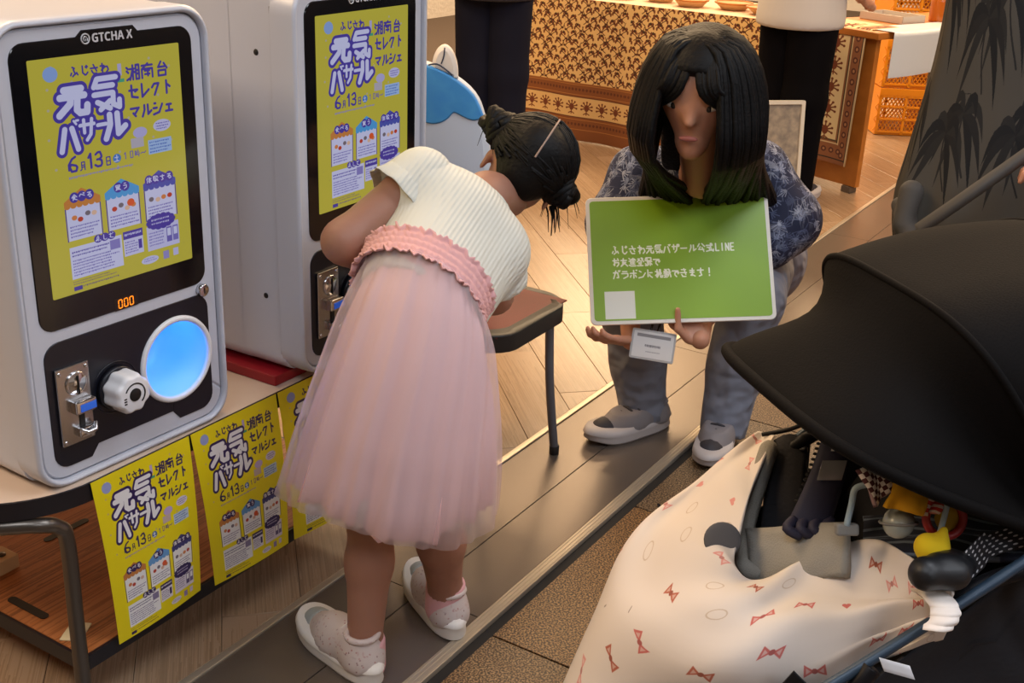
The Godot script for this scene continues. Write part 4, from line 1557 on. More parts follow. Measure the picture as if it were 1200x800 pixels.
# ---------- the woman with the green board, chair, stand-up figure ----------
func build_chair() -> void:
	var t := thing("chair", "chair with red mesh seat, black frame and grey metal legs behind the girl", "chair", Vector3(2.1, 0, -1.46))
	var fr := mat("chair_black", rgb(34, 31, 30), 0.45)
	var legm := mat("chair_leg", rgb(104, 104, 110), 0.35, 0.15)
	var red := mat("red_mesh", rgb(132, 30, 24), 0.6)
	var c := Canvas.new(128, 128, 1.0, Color.WHITE)
	for i in 16:
		c.rect(i * 8, 0, i * 8 + 3, 128, rgb(90, 70, 70))
	red.albedo_texture = ImageTexture.create_from_image(c.im)
	red.uv1_scale = Vector3(6, 6, 1)
	# seat: a curved frame with mesh stretched in it
	var h := 0.425
	var outer := []
	var inner := []
	for p in rrect(1.935, -1.68, 2.285, -1.235, 0.075, 6):
		var k: float = 1.0 - 0.06 * (2.285 - p.x) / 0.4 * (1.0 if p.y > -1.46 else -1.0) * 0.0
		var bulge: float = 0.022 * maxf(0.0, 1.0 - pow((p.x - 2.08) / 0.2, 2.0)) if p.y > -1.46 else 0.0
		outer.append(Vector3(p.x, h - 0.012 * smoothstep(2.15, 2.285, p.x) - 0.4 * bulge, p.y + bulge))
	for p in rrect(1.965, -1.655, 2.258, -1.262, 0.055, 6):
		if p.y > -1.46:
			p.y += 0.024 * maxf(0.0, 1.0 - pow((p.x - 2.08) / 0.2, 2.0))
		inner.append(Vector3(p.x, h - 0.004 - 0.012 * smoothstep(2.15, 2.285, p.x), p.y))
	var b := MB.new()
	var i0 := b.ix.size()
	var n := outer.size()
	var lay := [[outer, -0.04], [outer, -0.03], [outer, -0.004], [outer, 0.0], [inner, 0.002], [inner, -0.03], [outer, -0.04]]
	for l in lay:
		for p in l[0]:
			b.put(p + Vector3(0, l[1], 0))
	for q in lay.size() - 1:
		for i in n:
			b.quad(q * n + i, q * n + (i + 1) % n, (q + 1) * n + (i + 1) % n, (q + 1) * n + i)
	b.outward(i0)
	wpart("seat_frame", b, fr, t)
	b = MB.new()
	b.sheet(12, 12, func(u, v): return Vector3(lerpf(1.962, 2.26, u), h - 0.012 - 0.014 * sin(u * PI) * sin(v * PI), lerpf(-1.657, -1.236, v)), 0.003)
	wpart("seat_mesh", b, red, t, "red woven mesh")
	for q in [[2.245, -1.272, 0.03, 0.012], [2.245, -1.645, 0.03, -0.012], [1.985, -1.29, -0.02, 0.012], [1.985, -1.63, -0.02, -0.012]]:
		b = MB.new()
		var foot := Vector3(q[0] + q[2] * 1.3, 0.0, q[1] + q[3])
		b.tube(spline([Vector3(q[0], h - 0.012, q[1]), Vector3(q[0] + q[2] * 0.3, h * 0.5, q[1] + q[3] * 0.4), foot + Vector3(0, 0.01, 0)], 5), 0.0105, 12)
		var lg := wpart("leg", b, legm, t)
		b = MB.new()
		b.lathe([Vector2(0, 0), Vector2(0.012, 0), Vector2(0.0125, 0.022), Vector2(0, 0.022)], 14, Transform3D(Basis(), foot))
		wpart("foot_cap", b, fr, lg)
	for s in [-1, 1]:
		b = MB.new()
		b.tube(spline([Vector3(1.975, h - 0.01, -1.46 + s * 0.17), Vector3(1.952, h + 0.1, -1.46 + s * 0.19), Vector3(1.948, 0.66, -1.46 + s * 0.18)], 5), 0.01, 10)
		wpart("back_post", b, legm, t)
	b = MB.new()
	b.sheet(14, 8, func(u, v):
		var z: float = -1.46 + (u - 0.5) * 0.4
		return Vector3(1.95 - 0.02 * sin(u * PI), 0.60 + v * 0.17 - 0.035 * pow(absf(u * 2 - 1), 4.0) * (1.0 if v > 0.5 else -1.0) * absf(v * 2 - 1), z), 0.018)
	wpart("backrest", b, fr, t)

func build_figure() -> void:
	# a blue and white stand-up display figure on the chair, no face
	var t := thing("display_figure", "rounded white stand-up figure with sky-blue scalloped cap, on the mesh chair", "figure", Vector3(2.12, 0.425, -1.5))
	var white := mat("figure_white", rgb(206, 214, 226), 0.6)
	var blue := triplanar(mat("figure_blue", rgb(74, 156, 216), 0.6), 3.0)
	blue.albedo_texture = noise_tex(0.012, [Color(0.72, 0.86, 0.95), Color(1, 1, 1), Color(0.8, 0.9, 1.0)], 256)
	var dark := mat("figure_line", rgb(52, 60, 78), 0.6)
	var z0 := Vector3(view_basis.z.x, 0, view_basis.z.z).normalized()
	var fr := Transform3D(Basis(Vector3.UP.cross(z0), Vector3.UP, z0), Vector3(2.12, 0.425, -1.5))
	# body: a fat rounded slab
	var q := func(px: float, py: float) -> Vector2:
		var dir := P(px, py, 1.0) - EYE
		var hit := EYE + dir * ((fr.origin - EYE).dot(z0) / dir.dot(z0))
		var l := fr.affine_inverse() * hit
		return Vector2(l.x, l.y)
	var outline := PackedVector2Array()
	for p in spline([q.call(440, 70), q.call(470, 72), q.call(500, 76), q.call(530, 90), q.call(556, 112), q.call(568, 140), q.call(574, 180), q.call(574, 230), q.call(570, 280), q.call(555, 318)], 4):
		outline.append(p)
	outline.append(Vector2(0.03, 0.004))
	outline.append(Vector2(-0.15, 0.004))
	for p in spline([Vector2(-0.2, 0.06), Vector2(-0.24, 0.2), Vector2(-0.24, 0.34), Vector2(-0.2, 0.44)], 4):
		outline.append(p)
	var b := MB.new()
	b.prism(outline, -0.05, 0.0, 0.014, fr)
	wpart("body", b, white, t)
	var cap := PackedVector2Array()
	for p in spline([q.call(440, 71), q.call(470, 73), q.call(500, 77), q.call(530, 91), q.call(555, 112), q.call(567, 138)], 4):
		cap.append(p + Vector2(0, 0.001))
	for p in spline([q.call(566, 138), q.call(557, 141), q.call(550, 140), q.call(541, 136), q.call(532, 132), q.call(526, 138), q.call(518, 143), q.call(508, 145), q.call(498, 143), q.call(488, 136), q.call(478, 142), q.call(462, 144), q.call(448, 136)], 3):
		cap.append(p)
	b = MB.new()
	b.prism(cap, -0.052, 0.0045, 0.003, fr)
	wpart("cap", b, blue, t)
	var ear := PackedVector2Array()
	for p in spline([q.call(505, 82), q.call(508, 66), q.call(514, 57), q.call(522, 55), q.call(530, 63), q.call(535, 78), q.call(536, 94)], 4):
		ear.append(p)
	b = MB.new()
	b.prism(ear, -0.04, -0.004, 0.008, fr)
	wpart("tip", b, mat("figure_cream", rgb(226, 214, 200), 0.6), t)
	b = MB.new()
	var ln := []
	for p in spline([q.call(521, 56), q.call(520, 66), q.call(517, 75)], 4):
		ln.append(fr * Vector3(p.x, p.y, -0.0035))
	b.tube(ln, 0.0016, 6)
	wpart("line", b, dark, t)
	b = MB.new()
	ln = []
	for p in spline([q.call(502, 76), q.call(512, 75), q.call(522, 81), q.call(530, 88)], 4):
		ln.append(fr * Vector3(p.x, p.y, 0.001))
	b.tube(ln, 0.0018, 6)
	wpart("line", b, dark, t)

func build_woman() -> void:
	var skin := mat("skin_adult", rgb(196, 140, 112), 0.5)
	skin.subsurf_scatter_enabled = true
	skin.subsurf_scatter_strength = 0.1
	var t := thing("person", "woman with long black hair crouching, in navy patterned blouse, holding green board", "person", Vector3(2.62, 0, -1.07))
	var hc := P(820, 112, 2.5)
	var neck := P(824, 205, 2.76)
	var lsh := P(748, 205, 2.97)
	var rsh := P(888, 200, 2.97)
	var lel := P(722, 262, 2.97)
	var rel := P(922, 258, 2.98)
	var lwr := P(738, 368, 2.88)
	var rwr := P(822, 376, 2.86)
	var hip := P(838, 300, 3.22)
	var lhp := hip + Vector3(-0.06, 0, -0.09)
	var rhp := hip + Vector3(0.06, 0, 0.09)
	var lkn := P(738, 352, 2.96)
	var rkn := P(880, 350, 2.96)
	var lan := P(757, 480, 3.06)
	var ran := P(846, 498, 3.0)
	var fwd := (EYE - hc).normalized()
	fwd = (fwd + Vector3(0, -0.35, 0) - view_basis.x * 0.18).normalized()
	var up := Vector3.UP
	up = (up - fwd * up.dot(fwd)).normalized()
	var chest := (lsh + rsh) / 2 + Vector3(0, -0.08, 0)
	var b := MB.new()
	b.nets([[hip, chest, 0.13, 0.125], [lsh, rsh, 0.05, 0.05], [(lsh + rsh) / 2, neck, 0.055, 0.05], [neck, hc - up * 0.06 - fwd * 0.02, 0.05, 0.05],
		[lsh, lel, 0.046, 0.038], [lel, lwr, 0.038, 0.027], [rsh, rel, 0.046, 0.038], [rel, rwr, 0.038, 0.027],
		[lhp, lkn, 0.085, 0.06], [lkn, lan, 0.055, 0.036], [rhp, rkn, 0.085, 0.06], [rkn, ran, 0.055, 0.036]], 0.012, 0.025)
	b.nets(head_bones(hc, up, fwd, 0.122), 0.0055, 0.022)
	# hands: fingers under the board, thumbs on its front
	var bn := board_normal()
	var fr := board_frame()
	var hand_l := hand_bones(fr * Vector3(-0.12, -0.184, -0.05), (fr.basis * Vector3(-0.86, 0.0, 0.5)).normalized(), fr.basis * Vector3(0.0, 1, 0), fr.basis * Vector3(-0.5, 0.1, -0.86), 0.135, [0.1, 0.35, 0.6])
	b.nets(hand_l, 0.0035, 0.007)
	var hand_r := hand_bones(fr * Vector3(0.04, -0.19, -0.03), (fr.basis * Vector3(-0.6, 0.8, -0.05)).normalized(), fr.basis * Vector3(0, 0, 1), fr.basis * Vector3(-0.8, -0.6, 0.0), 0.155, [0.05, 0.08, 0.08], fr * Vector3(-0.014, -0.126, 0.012))
	b.nets(hand_r, 0.0035, 0.007)
	b.nets([[lwr, fr * Vector3(-0.12, -0.184, -0.05), 0.026, 0.022], [rwr, fr * Vector3(0.04, -0.19, -0.03), 0.027, 0.023]], 0.006, 0.01)
	wpart("body", b, skin, t)
	var lat := fwd.cross(up).normalized()
	mat("eye_dark", rgb(24, 18, 18), 0.25)
	mat("lip", rgb(160, 92, 84), 0.5)
	for s in [-1, 1]:
		b = MB.new()
		b.ball(hc + fwd * 0.083 + up * 0.006 + lat * s * 0.036, Vector3(0.0165, 0.0075, 0.008), 10, Basis(lat, up, fwd))
		var ey := wpart("eye", b, M.eye_white if M.has("eye_white") else mat("eye_white", rgb(216, 208, 202), 0.3), t)
		b = MB.new()
		b.ball(hc + fwd * 0.0885 + up * 0.006 + lat * s * 0.036, Vector3(0.0072, 0.0072, 0.0036), 8, Basis(lat, up, fwd))
		wpart("iris", b, M.eye_dark, ey)
		b = MB.new()
		b.tube([hc + fwd * 0.09 + up * 0.03 + lat * s * 0.018, hc + fwd * 0.09 + up * 0.034 + lat * s * 0.034, hc + fwd * 0.082 + up * 0.029 + lat * s * 0.05], 0.0024, 6)
		wpart("eyebrow", b, M.eye_dark, t)
	b = MB.new()
	b.ball(hc + fwd * 0.1 - up * 0.058, Vector3(0.021, 0.006, 0.006), 8, Basis(lat, up, fwd))
	wpart("mouth", b, M.lip, t)
	# hair: cap and long straight lengths over the shoulders
	b = MB.new()
	b.nets([[hc + up * 0.03 - fwd * 0.05, hc + up * 0.04 + fwd * 0.012, 0.106, 0.1], [hc - fwd * 0.06 - up * 0.06, hc - fwd * 0.05 + up * 0.02, 0.09, 0.1],
		[hc - fwd * 0.07 - up * 0.02, neck - fwd * 0.1, 0.1, 0.12]], 0.008, 0.03, [[hc + fwd * 0.068 + up * 0.05, (fwd * 0.72 - up * 0.69).normalized()]])
	var hm: Material = M.hair_black
	var hr := wpart("hair", b, hm, t)
	b = MB.new()
	var rng := RandomNumberGenerator.new()
	rng.seed = 9
	var crown := hc + up * 0.128 + lat * 0.01 - fwd * 0.01
	for i in 380:
		var sd := -1.0 if i < 170 else 1.0
		var f := rng.randf()
		# f: 0 beside the face, 1 behind the ear
		var turn := lerpf(0.52, 2.3, f) * sd
		var out := (fwd * cos(turn) + lat * -sin(turn)).normalized()
		if out.dot(view_basis.x) * sd < 0:
			out = (fwd * cos(turn) + lat * sin(turn)).normalized()
		var r := 0.122 + rng.randf() * 0.014
		var m0 := hc + (out * 0.62 + up * 0.88).normalized() * (r + 0.006)
		var m1 := hc + out * (r - 0.004) + up * 0.02
		var m2 := hc + out * (r + 0.004) - up * 0.11
		var bx := lerpf(812, 752, f) if sd < 0 else lerpf(824, 908, f)
		var e := P(bx + rng.randf_range(-4, 4), rng.randf_range(222, 240), lerpf(2.83, 2.86, f))
		b.tube(spline([crown + lat * rng.randf_range(-0.012, 0.012) + fwd * rng.randf_range(-0.03, 0.05), m0, m1, m2, e], 3), rng.randf_range(0.0045, 0.0085), 5)
	for i in 90:            # fringe swept to both temples
		var sd := -1.0 if i % 2 else 1.0
		var f := rng.randf()
		var s0 := crown + lat * rng.randf_range(-0.02, 0.02) + fwd * 0.03
		var s1 := hc + (fwd * 0.62 + up * 0.8).normalized() * 0.126 + lat * sd * lerpf(0.004, 0.04, f)
		var s2 := hc + (fwd * 0.9 + up * 0.34).normalized() * 0.117 + lat * sd * lerpf(0.02, 0.06, f) + up * lerpf(0.0, 0.012, f)
		var s3 := hc + fwd * 0.075 + lat * sd * lerpf(0.07, 0.088, f) + up * lerpf(-0.005, 0.03, f)
		b.tube(spline([s0, s1, s2, s3], 4), rng.randf_range(0.003, 0.006), 5)
	var st := wpart("lengths", b, hm, hr)
	st.set_meta("kind", "stuff")
	# blouse
	var cv := Canvas.new(512, 512, 1.0, rgb(30, 36, 64))
	for i in 260:
		var c0 := Vector2(rng.randf() * 512, rng.randf() * 512)
		var a := rng.randf() * TAU
		var col: Color = [rgb(140, 150, 176), rgb(98, 108, 140), rgb(186, 190, 204)][i % 3]
		for j in 5:
			var d := Vector2.from_angle(a + (j - 2) * 0.4)
			cv.line(c0 + d * 3, c0 + d * rng.randf_range(12, 30), 3.2, col)
		cv.line(c0, c0 - Vector2.from_angle(a) * 18, 1.8, col)
	var blouse := mat("navy_blouse", Color.WHITE, 0.8)
	blouse.albedo_texture = ImageTexture.create_from_image(cv.im)
	triplanar(blouse, 2.6)
	b = MB.new()
	b.nets([[hip + Vector3(0, 0.06, 0), chest, 0.16, 0.15], [lsh, rsh, 0.068, 0.068], [lsh, lel, 0.07, 0.072], [rsh, rel, 0.075, 0.082], [lel, lel.lerp(lwr, 0.3), 0.072, 0.066], [rel, rel.lerp(rwr, 0.22), 0.08, 0.07]], 0.011, 0.03, [[hip + Vector3(0, -0.02, 0), Vector3.DOWN]])
	fpart("blouse", b, blouse, t, Transform3D(Basis(), chest))
	b = MB.new()
	for s in [-1, 1]:
		var ft: Vector3 = neck + lat * s * 0.03
		b.tube([ft, P(818 + s * 26, 215, 2.86), P(790 + s * 8, 300, 2.84), P(766 + s * 4, 392, 2.815)], 0.003, 6)
	wpart("lanyard", b, M.eye_dark, t)
	# trousers
	var tr := with_bump(triplanar(mat("grey_trousers", rgb(126, 130, 144), 0.85), 3.0), bump_tex(0.02, 256, 14.0, 2, 8), 0.9)
	b = MB.new()
	for q in [[lhp, lkn, lan, -1.0], [rhp, rkn, ran, 1.0]]:
		var hem: Vector3 = q[2] + Vector3(0, -0.025, 0)
		b.nets([[q[0], q[1], 0.115, 0.082], [q[1], q[1].lerp(hem, 0.5), 0.078, 0.066], [q[1].lerp(hem, 0.5), hem, 0.066, 0.05], [q[1].lerp(hem, 0.62) + view_basis.x * 0.028 * q[3], hem + view_basis.x * 0.022 * q[3], 0.03, 0.036], [q[1].lerp(hem, 0.3) - view_basis.x * 0.03 * q[3], hem - view_basis.x * 0.012 * q[3], 0.036, 0.034]], 0.01, 0.03, [[hem, (hem - q[1]).normalized()]])
	b.nets([[lhp, rhp, 0.14, 0.14]], 0.012, 0.03)
	fpart("trousers", b, tr, t, Transform3D(Basis(), hip))
	mat("runner_grey", rgb(132, 126, 128), 0.7)
	mat("runner_dark", rgb(52, 50, 56), 0.7)
	mat("runner_sole", rgb(186, 178, 176), 0.6)
	sneaker(t, PH(781, 496, 0), (PH(708, 512, 0) - PH(778, 494, 0)).normalized(), 0.255, lan, M.runner_grey, M.runner_sole, M.runner_dark, M.runner_dark, 0.3)
	sneaker(t, PH(850, 503, 0), (PH(836, 534, 0) - PH(852, 502, 0)).normalized(), 0.25, ran, M.runner_grey, M.runner_sole, M.runner_dark, M.runner_dark, 0.3)
	b = MB.new()
	var mk := []
	var sf := (PH(836, 534, 0) - PH(852, 502, 0)).normalized()
	var ss := sf.cross(Vector3.UP)
	if ss.dot(view_basis.x) > 0:
		ss = -ss
	for q in [Vector2(0.3, 0.17), Vector2(0.34, 0.27), Vector2(0.44, 0.18), Vector2(0.48, 0.27)]:
		mk.append(PH(850, 503, 0) + sf * q.x * 0.25 + Vector3(0, q.y * 0.25, 0) + ss * (0.152 - (q.y - 0.17) * 0.3) * 0.25)
	b.tube(mk, 0.0028, 6)
	wpart("shoe_mark", b, mat("mark_white", rgb(226, 222, 218), 0.6), t)

func board_frame() -> Transform3D:
	var tl := P(693, 232, 2.82)
	var tr := P(908, 222, 2.82)
	var bl := P(689, 382, 2.76)
	var br := P(897, 378, 2.76)
	var x := ((tr + br) - (tl + bl)).normalized()
	var y := ((tl + tr) - (bl + br)).normalized()
	var z := x.cross(y).normalized()
	return Transform3D(Basis(x, z.cross(x), z), (tl + tr + bl + br) / 4)

func board_normal() -> Vector3:
	return board_frame().basis.z

func build_board() -> void:
	var fr := board_frame()
	var t := thing("notice_board", "bright green white-edged board with white Japanese lettering held by the woman", "sign", fr.origin, fr.basis)
	var w := 0.216
	var h := 0.154
	var cv := Canvas.new(1400, 1000, 14.0, rgb(128, 168, 24))
	var wh := rgb(236, 240, 224)
	write(cv, "ふじさわ元気バザール公式", Vector2(13, 27.5), Vector2(4.65, 5.4), 0.75, wh)
	write(cv, "LINE", Vector2(69.2, 27.7), Vector2(2.7, 5.0), 0.8, wh)
	write(cv, "お友達登録で", Vector2(13, 34.4), Vector2(4.4, 5.4), 0.75, wh)
	write(cv, "ガラポンに挑戦できます！", Vector2(13, 41.2), Vector2(4.55, 5.4), 0.75, wh)
	cv.rect(8, 53.2, 24.4, 68.6, rgb(222, 226, 220))
	var gm := mat("green_print", Color.WHITE, 0.35)
	gm.albedo_texture = cv.finish(700, 500)
	gm.texture_repeat = false
	var b := MB.new()
	b.prism(rrect(-w, -h, w, h, 0.014, 5), -0.004, 0.0025, 0.001)
	part("panel", b, mat("board_white", rgb(226, 222, 214), 0.5), t)
	b = MB.new()
	b.prism(rrect(-w + 0.009, -h + 0.009, w - 0.009, h - 0.009, 0.008, 4), 0.002, 0.0033, 0.0, Transform3D(), Rect2(-w, h, w * 2, -h * 2))
	part("print", b, gm, t)
	# name badge hanging below it
	var bc := P(765, 405, 2.775)
	var bf := Transform3D(Basis(Vector3(0, 0, 1), -0.2), Vector3.ZERO)
	bf = Transform3D(fr.basis * bf.basis, bc)
	var n := thing("name_badge", "clear name badge with white card hanging below the green board", "badge", bc, bf.basis)
	b = MB.new()
	b.prism(rrect(-0.052, -0.036, 0.052, 0.036, 0.004, 3), -0.002, 0.001, 0.0006)
	part("sleeve", b, mat("badge_sleeve", rgb(170, 166, 164), 0.25), n)
	var bv := Canvas.new(400, 260, 4.0, rgb(204, 200, 198))
	bv.rect(8, 6, 92, 14, rgb(126, 120, 120))
	var rng := RandomNumberGenerator.new()
	rng.seed = 3
	fine_print(bv, rng, 30, 30, 74, 44, 1, rgb(90, 86, 90))
	fine_print(bv, rng, 34, 48, 70, 54, 1, rgb(120, 116, 120))
	var bm := mat("badge_card", Color.WHITE, 0.5)
	bm.albedo_texture = bv.finish(200, 130)
	b = MB.new()
	b.prism(rrect(-0.047, -0.031, 0.047, 0.031, 0.002, 2), 0.0008, 0.0016, 0.0, Transform3D(), Rect2(-0.047, 0.031, 0.094, -0.062))
	part("card", b, bm, n)
# ---------- stroller with its canopy, blanket and toys ----------
const STROLLER := Vector3(1.535, 0, -0.319)
func SP(a: float, h: float, b: float) -> Vector3:      # forward, up, towards the near side
	var an := deg_to_rad(41.0)
	return STROLLER + Vector3(-cos(an), 0, -sin(an)) * a + Vector3(-sin(an), 0, cos(an)) * b + Vector3(0, h, 0)

func bow_point(tau: float, L: float, u: float) -> Vector3:
	var p := PI * u
	var c := cos(p)
	var s := absf(sin(p))
	var b := -0.235 * signf(c) * pow(absf(c), 0.55)
	var r := L * pow(s, 0.55)
	var t := deg_to_rad(tau)
	return SP(-0.12 + r * cos(t), 0.588 + r * sin(t), b)

func build_stroller() -> void:
	var t := thing("stroller", "black baby stroller with open canopy and pale blue frame rails", "stroller", STROLLER)
	var cloth := with_bump(triplanar(mat("canopy_cloth", rgb(14, 12, 12), 0.8), 9.0), bump_tex(0.2, 128, 3.0, 2, 5), 0.15)
	cloth.metallic_specular = 0.22
	var rail := mat("rail_blue", rgb(48, 66, 84), 0.4, 0.2)
	var plas := mat("stroller_black", rgb(20, 19, 22), 0.45)
	plas.metallic_specular = 0.3
	var pad := with_bump(triplanar(mat("seat_pad", rgb(30, 29, 34), 0.9), 8.0), bump_tex(0.1, 128, 3.0, 2, 6), 0.2)
	var fleece := with_bump(triplanar(mat("grey_fleece", rgb(146, 142, 134), 0.95), 12.0), bump_tex(0.12, 256, 5.0, 3, 16), 0.6)
	var bows := [[22.6, 0.351], [59.0, 0.322], [112.0, 0.34], [150.0, 0.40], [172.0, 0.40]]
	var can := MB.new()
	var rim := []
	for i in 41:
		rim.append(bow_point(22.6, 0.351, i / 40.0))
	can.tube(rim, 0.0085, 10)
	var canopy := wpart("canopy", can, cloth, t, "black cloth sun canopy")
	for k in 4:
		var g := MB.new()
		g.sheet(40, 10, func(u, v):
			var sag: float = 1.0 - [0.16, -0.05, -0.06, -0.02][k] * sin(PI * pow(v, [1.5, 1.0, 1.0, 1.0][k])) * (0.35 + 0.65 * pow(absf(cos(u * PI)), 0.7))
			var q: Vector3 = bow_point(bows[k][0], bows[k][1], u).lerp(bow_point(bows[k + 1][0], bows[k + 1][1], u), v)
			var piv := SP(-0.12, 0.588, 0)
			return piv + (q - piv) * sag, 0.003)
		wpart("canopy_panel", g, cloth, canopy)
	for k in [1, 2]:
		var bw := []
		for i in 41:
			bw.append(bow_point(bows[k][0], bows[k][1] - 0.001, i / 40.0))
		var m := MB.new()
		m.tube(bw, 0.0052, 8)
		wpart("canopy_rib", m, cloth, canopy)
	for b in [-1.0, 1.0]:
		var y: float = 0.242 if b > 0 else -0.195
		var fw: float = 1.0 if b > 0 else 0.5
		var m := MB.new()
		m.tube(spline([SP(0.27 * fw, 0.433 - 0.028 * fw, y * 0.95), SP(0.22 * fw, 0.433 + 0.04 * (1.0 - fw), y), SP(0.0, 0.553, y), SP(-0.13, 0.635, y)], 5), 0.0072, 12)
		wpart("frame_rail", m, rail, t)
		m = MB.new()
		m.tube(spline([SP(0.16 * fw, 0.462, y * 1.04), SP(0.26 * fw, 0.3, y), SP(0.33 - 0.1 * (1.0 - fw), 0.13, y * 0.95)], 5), 0.012, 10)
		m.tube(spline([SP(-0.06, 0.55, y * 1.04), SP(-0.2, 0.32, y * 1.05), SP(-0.32, 0.12, y * 1.08)], 5), 0.012, 10)
		wpart("leg", m, plas, t)
		m = MB.new()
		m.tube(spline([SP(-0.06, 0.54, y * 1.03), SP(-0.28, 0.78, y), SP(-0.46, 0.96, y * 0.98)], 6), 0.012, 10)
		wpart("push_arm", m, plas, t)
		m = MB.new()
		m.tube(spline([SP(-0.1, 0.57, y), SP(0.0, 0.545, y * 0.95), SP(0.07, 0.5, y * 0.95)], 6), 0.011, 12)
		wpart("armrest", m, plas, t)
		m = MB.new()
		m.ball(SP(-0.12, 0.588, y), Vector3(0.03, 0.03, 0.03), 10)
		wpart("canopy_joint", m, plas, t)
		for q in [[0.345 - 0.1 * (1.0 - fw), 0.075, 0.95, 0.07], [-0.33, 0.085, 1.1, 0.08]]:
			var axis := SP(0, 0, 1) - SP(0, 0, 0)
			m = MB.new()
			m.ring(SP(q[0], q[1] + 0.004, y * q[2]), axis, q[3] - 0.016, 0.016, 28, 8)
			var wl := wpart("wheel", m, M.black, t)
			m = MB.new()
			m.lathe([Vector2(0, -0.012), Vector2(q[3] - 0.02, -0.01), Vector2(q[3] - 0.02, 0.01), Vector2(0, 0.012)], 20, Transform3D(Basis(axis.cross(Vector3.UP), axis, Vector3.UP.cross(axis.cross(Vector3.UP)) * -1.0), SP(q[0], q[1] + 0.004, y * q[2])))
			wpart("hub", m, plas, wl)
	var hm := MB.new()
	hm.tube(spline([SP(-0.46, 0.96, -0.237), SP(-0.5, 0.99, -0.2), SP(-0.51, 1.0, 0.0), SP(-0.5, 0.99, 0.2), SP(-0.46, 0.96, 0.237)], 6), 0.015, 12)
	wpart("handlebar", hm, plas, t)
	# seat shell, sides and pad
	var sm := MB.new()
	sm.sheet(12, 16, func(u, v):
		var b: float = lerpf(-0.17, 0.19, u)
		var wing: float = 0.16 * pow(absf(u * 2 - 1), 4.0) * smoothstep(0.25, 0.6, v)
		if v < 0.5:
			return SP(lerpf(0.17, -0.06, v * 2), 0.375 - 0.02 * v + wing * 0.8, b)
		return SP(lerpf(-0.06, -0.36, v * 2 - 1), lerpf(0.375, 0.76, v * 2 - 1) + wing * 0.45, b * (1.0 - 0.1 * (v - 0.5))), 0.03)
	wpart("seat", sm, pad, t)
	for b in [-1.0, 1.0]:
		sm = MB.new()
		sm.sheet(10, 6, func(u, v): return SP(lerpf(0.16, -0.3, u), lerpf(lerpf(0.37, 0.70, u), lerpf(0.28, 0.4, u), v) , (0.205 if b > 0 else -0.18) - 0.012 * b * sin(v * PI)), 0.006)
		wpart("side_panel", sm, pad, t)
	# basket below
	sm = MB.new()
	sm.sheet(10, 10, func(u, v): return SP(lerpf(0.24, -0.3, u), 0.2 + 0.12 * pow(absf(u * 2 - 1), 3.0) + 0.12 * pow(absf(v * 2 - 1), 4.0), (v - 0.5) * 0.42), 0.004)
	wpart("basket", sm, pad, t)
	# grey fleece liner: roll across the seat and a fold along the far side
	sm = MB.new()
	sm.tube(spline([P(903, 520, 1.82), P(886, 572, 1.77), P(872, 625, 1.71), P(874, 662, 1.67), P(892, 672, 1.66)], 6), [0.01] + _fill(0.0145, 24), 10)
	sm.sheet(14, 8, func(u, v): return P(lerpf(876, 992, u), lerpf(622, 614, u) + v * 62, lerpf(1.70, 1.60, u) - 0.035 * v) + view_basis.z * (0.014 * sin(v * PI) + 0.004 * sin(u * 8.0 + v * 5.0)), 0.014)
	wpart("seat_liner", sm, fleece, t, "grey fleece liner")
	# navy shoulder strap with a silver tag and a zip edge
	var navy := mat("strap_navy", rgb(34, 32, 54), 0.7)
	var s0 := P(984, 500, 1.66)
	var s1 := P(968, 560, 1.64)
	var s2 := P(944, 622, 1.63)
	var sp := spline([s0, s1, s2], 8)
	var sx := view_basis.x
	sm = MB.new()
	sm.sheet(6, 16, func(u, v): return along(sp, v) + sx * (u - 0.5) * lerpf(0.036, 0.062, v) + view_basis.z * 0.006 * sin(u * PI), 0.006)
	var strap := wpart("harness_strap", sm, navy, t)
	sm = MB.new()
	sm.sheet(4, 3, func(u, v): return along(sp, 0.34 + 0.17 * v) + sx * (u - 0.45) * 0.034 + view_basis.z * 0.0115, 0.0012)
	wpart("silver_tag", sm, mat("silver_tag", rgb(176, 176, 182), 0.25, 0.7), strap)
	sm = MB.new()
	sm.sheet(2, 2, func(u, v): return along(sp, 0.2 + 0.06 * v) + sx * (u - 0.5) * 0.014 + view_basis.z * 0.011, 0.001)
	wpart("label_patch", sm, M.logo_white, strap)
	sm = MB.new()
	for i in 16:
		sm.box(along(sp, 0.02 + i * 0.045) - sx * lerpf(0.022, 0.03, i / 16.0), Vector3(0.005, 0.003, 0.005), 0.001)
	var zip := wpart("zip_teeth", sm, M.black, strap)
	zip.set_meta("kind", "stuff")
	for i in 4:
		sm = MB.new()
		var o := -0.028 + i * 0.017
		sm.tube(spline([along(sp, 0.86) + sx * (o + 0.006), along(sp, 0.94) + sx * (o - 0.002) + view_basis.z * 0.012, P(938 + i * 13, 628, 1.62)], 4), 0.0075, 8)
		wpart("fold", sm, navy, strap)
	# a thin cord and clip on the far arm
	sm = MB.new()
	sm.tube(spline([P(893, 509, 1.86), P(925, 503, 1.84), P(950, 493, 1.8)], 5), 0.0035, 6)
	sm.tube(spline([P(912, 514, 1.84), P(930, 527, 1.83), P(946, 526, 1.82)], 4), 0.005, 6)
	wpart("cord", sm, plas, t)
	sm = MB.new()
	sm.sheet(6, 6, func(u, v): return P(lerpf(902, 948, u) - 10 * v, lerpf(522, 630, v) - 12 * sin(u * 3.0), lerpf(1.84, 1.74, v)), 0.01)
	wpart("far_pad", sm, pad, t)
	# near bumper end: black cap, tag
	sm = MB.new()
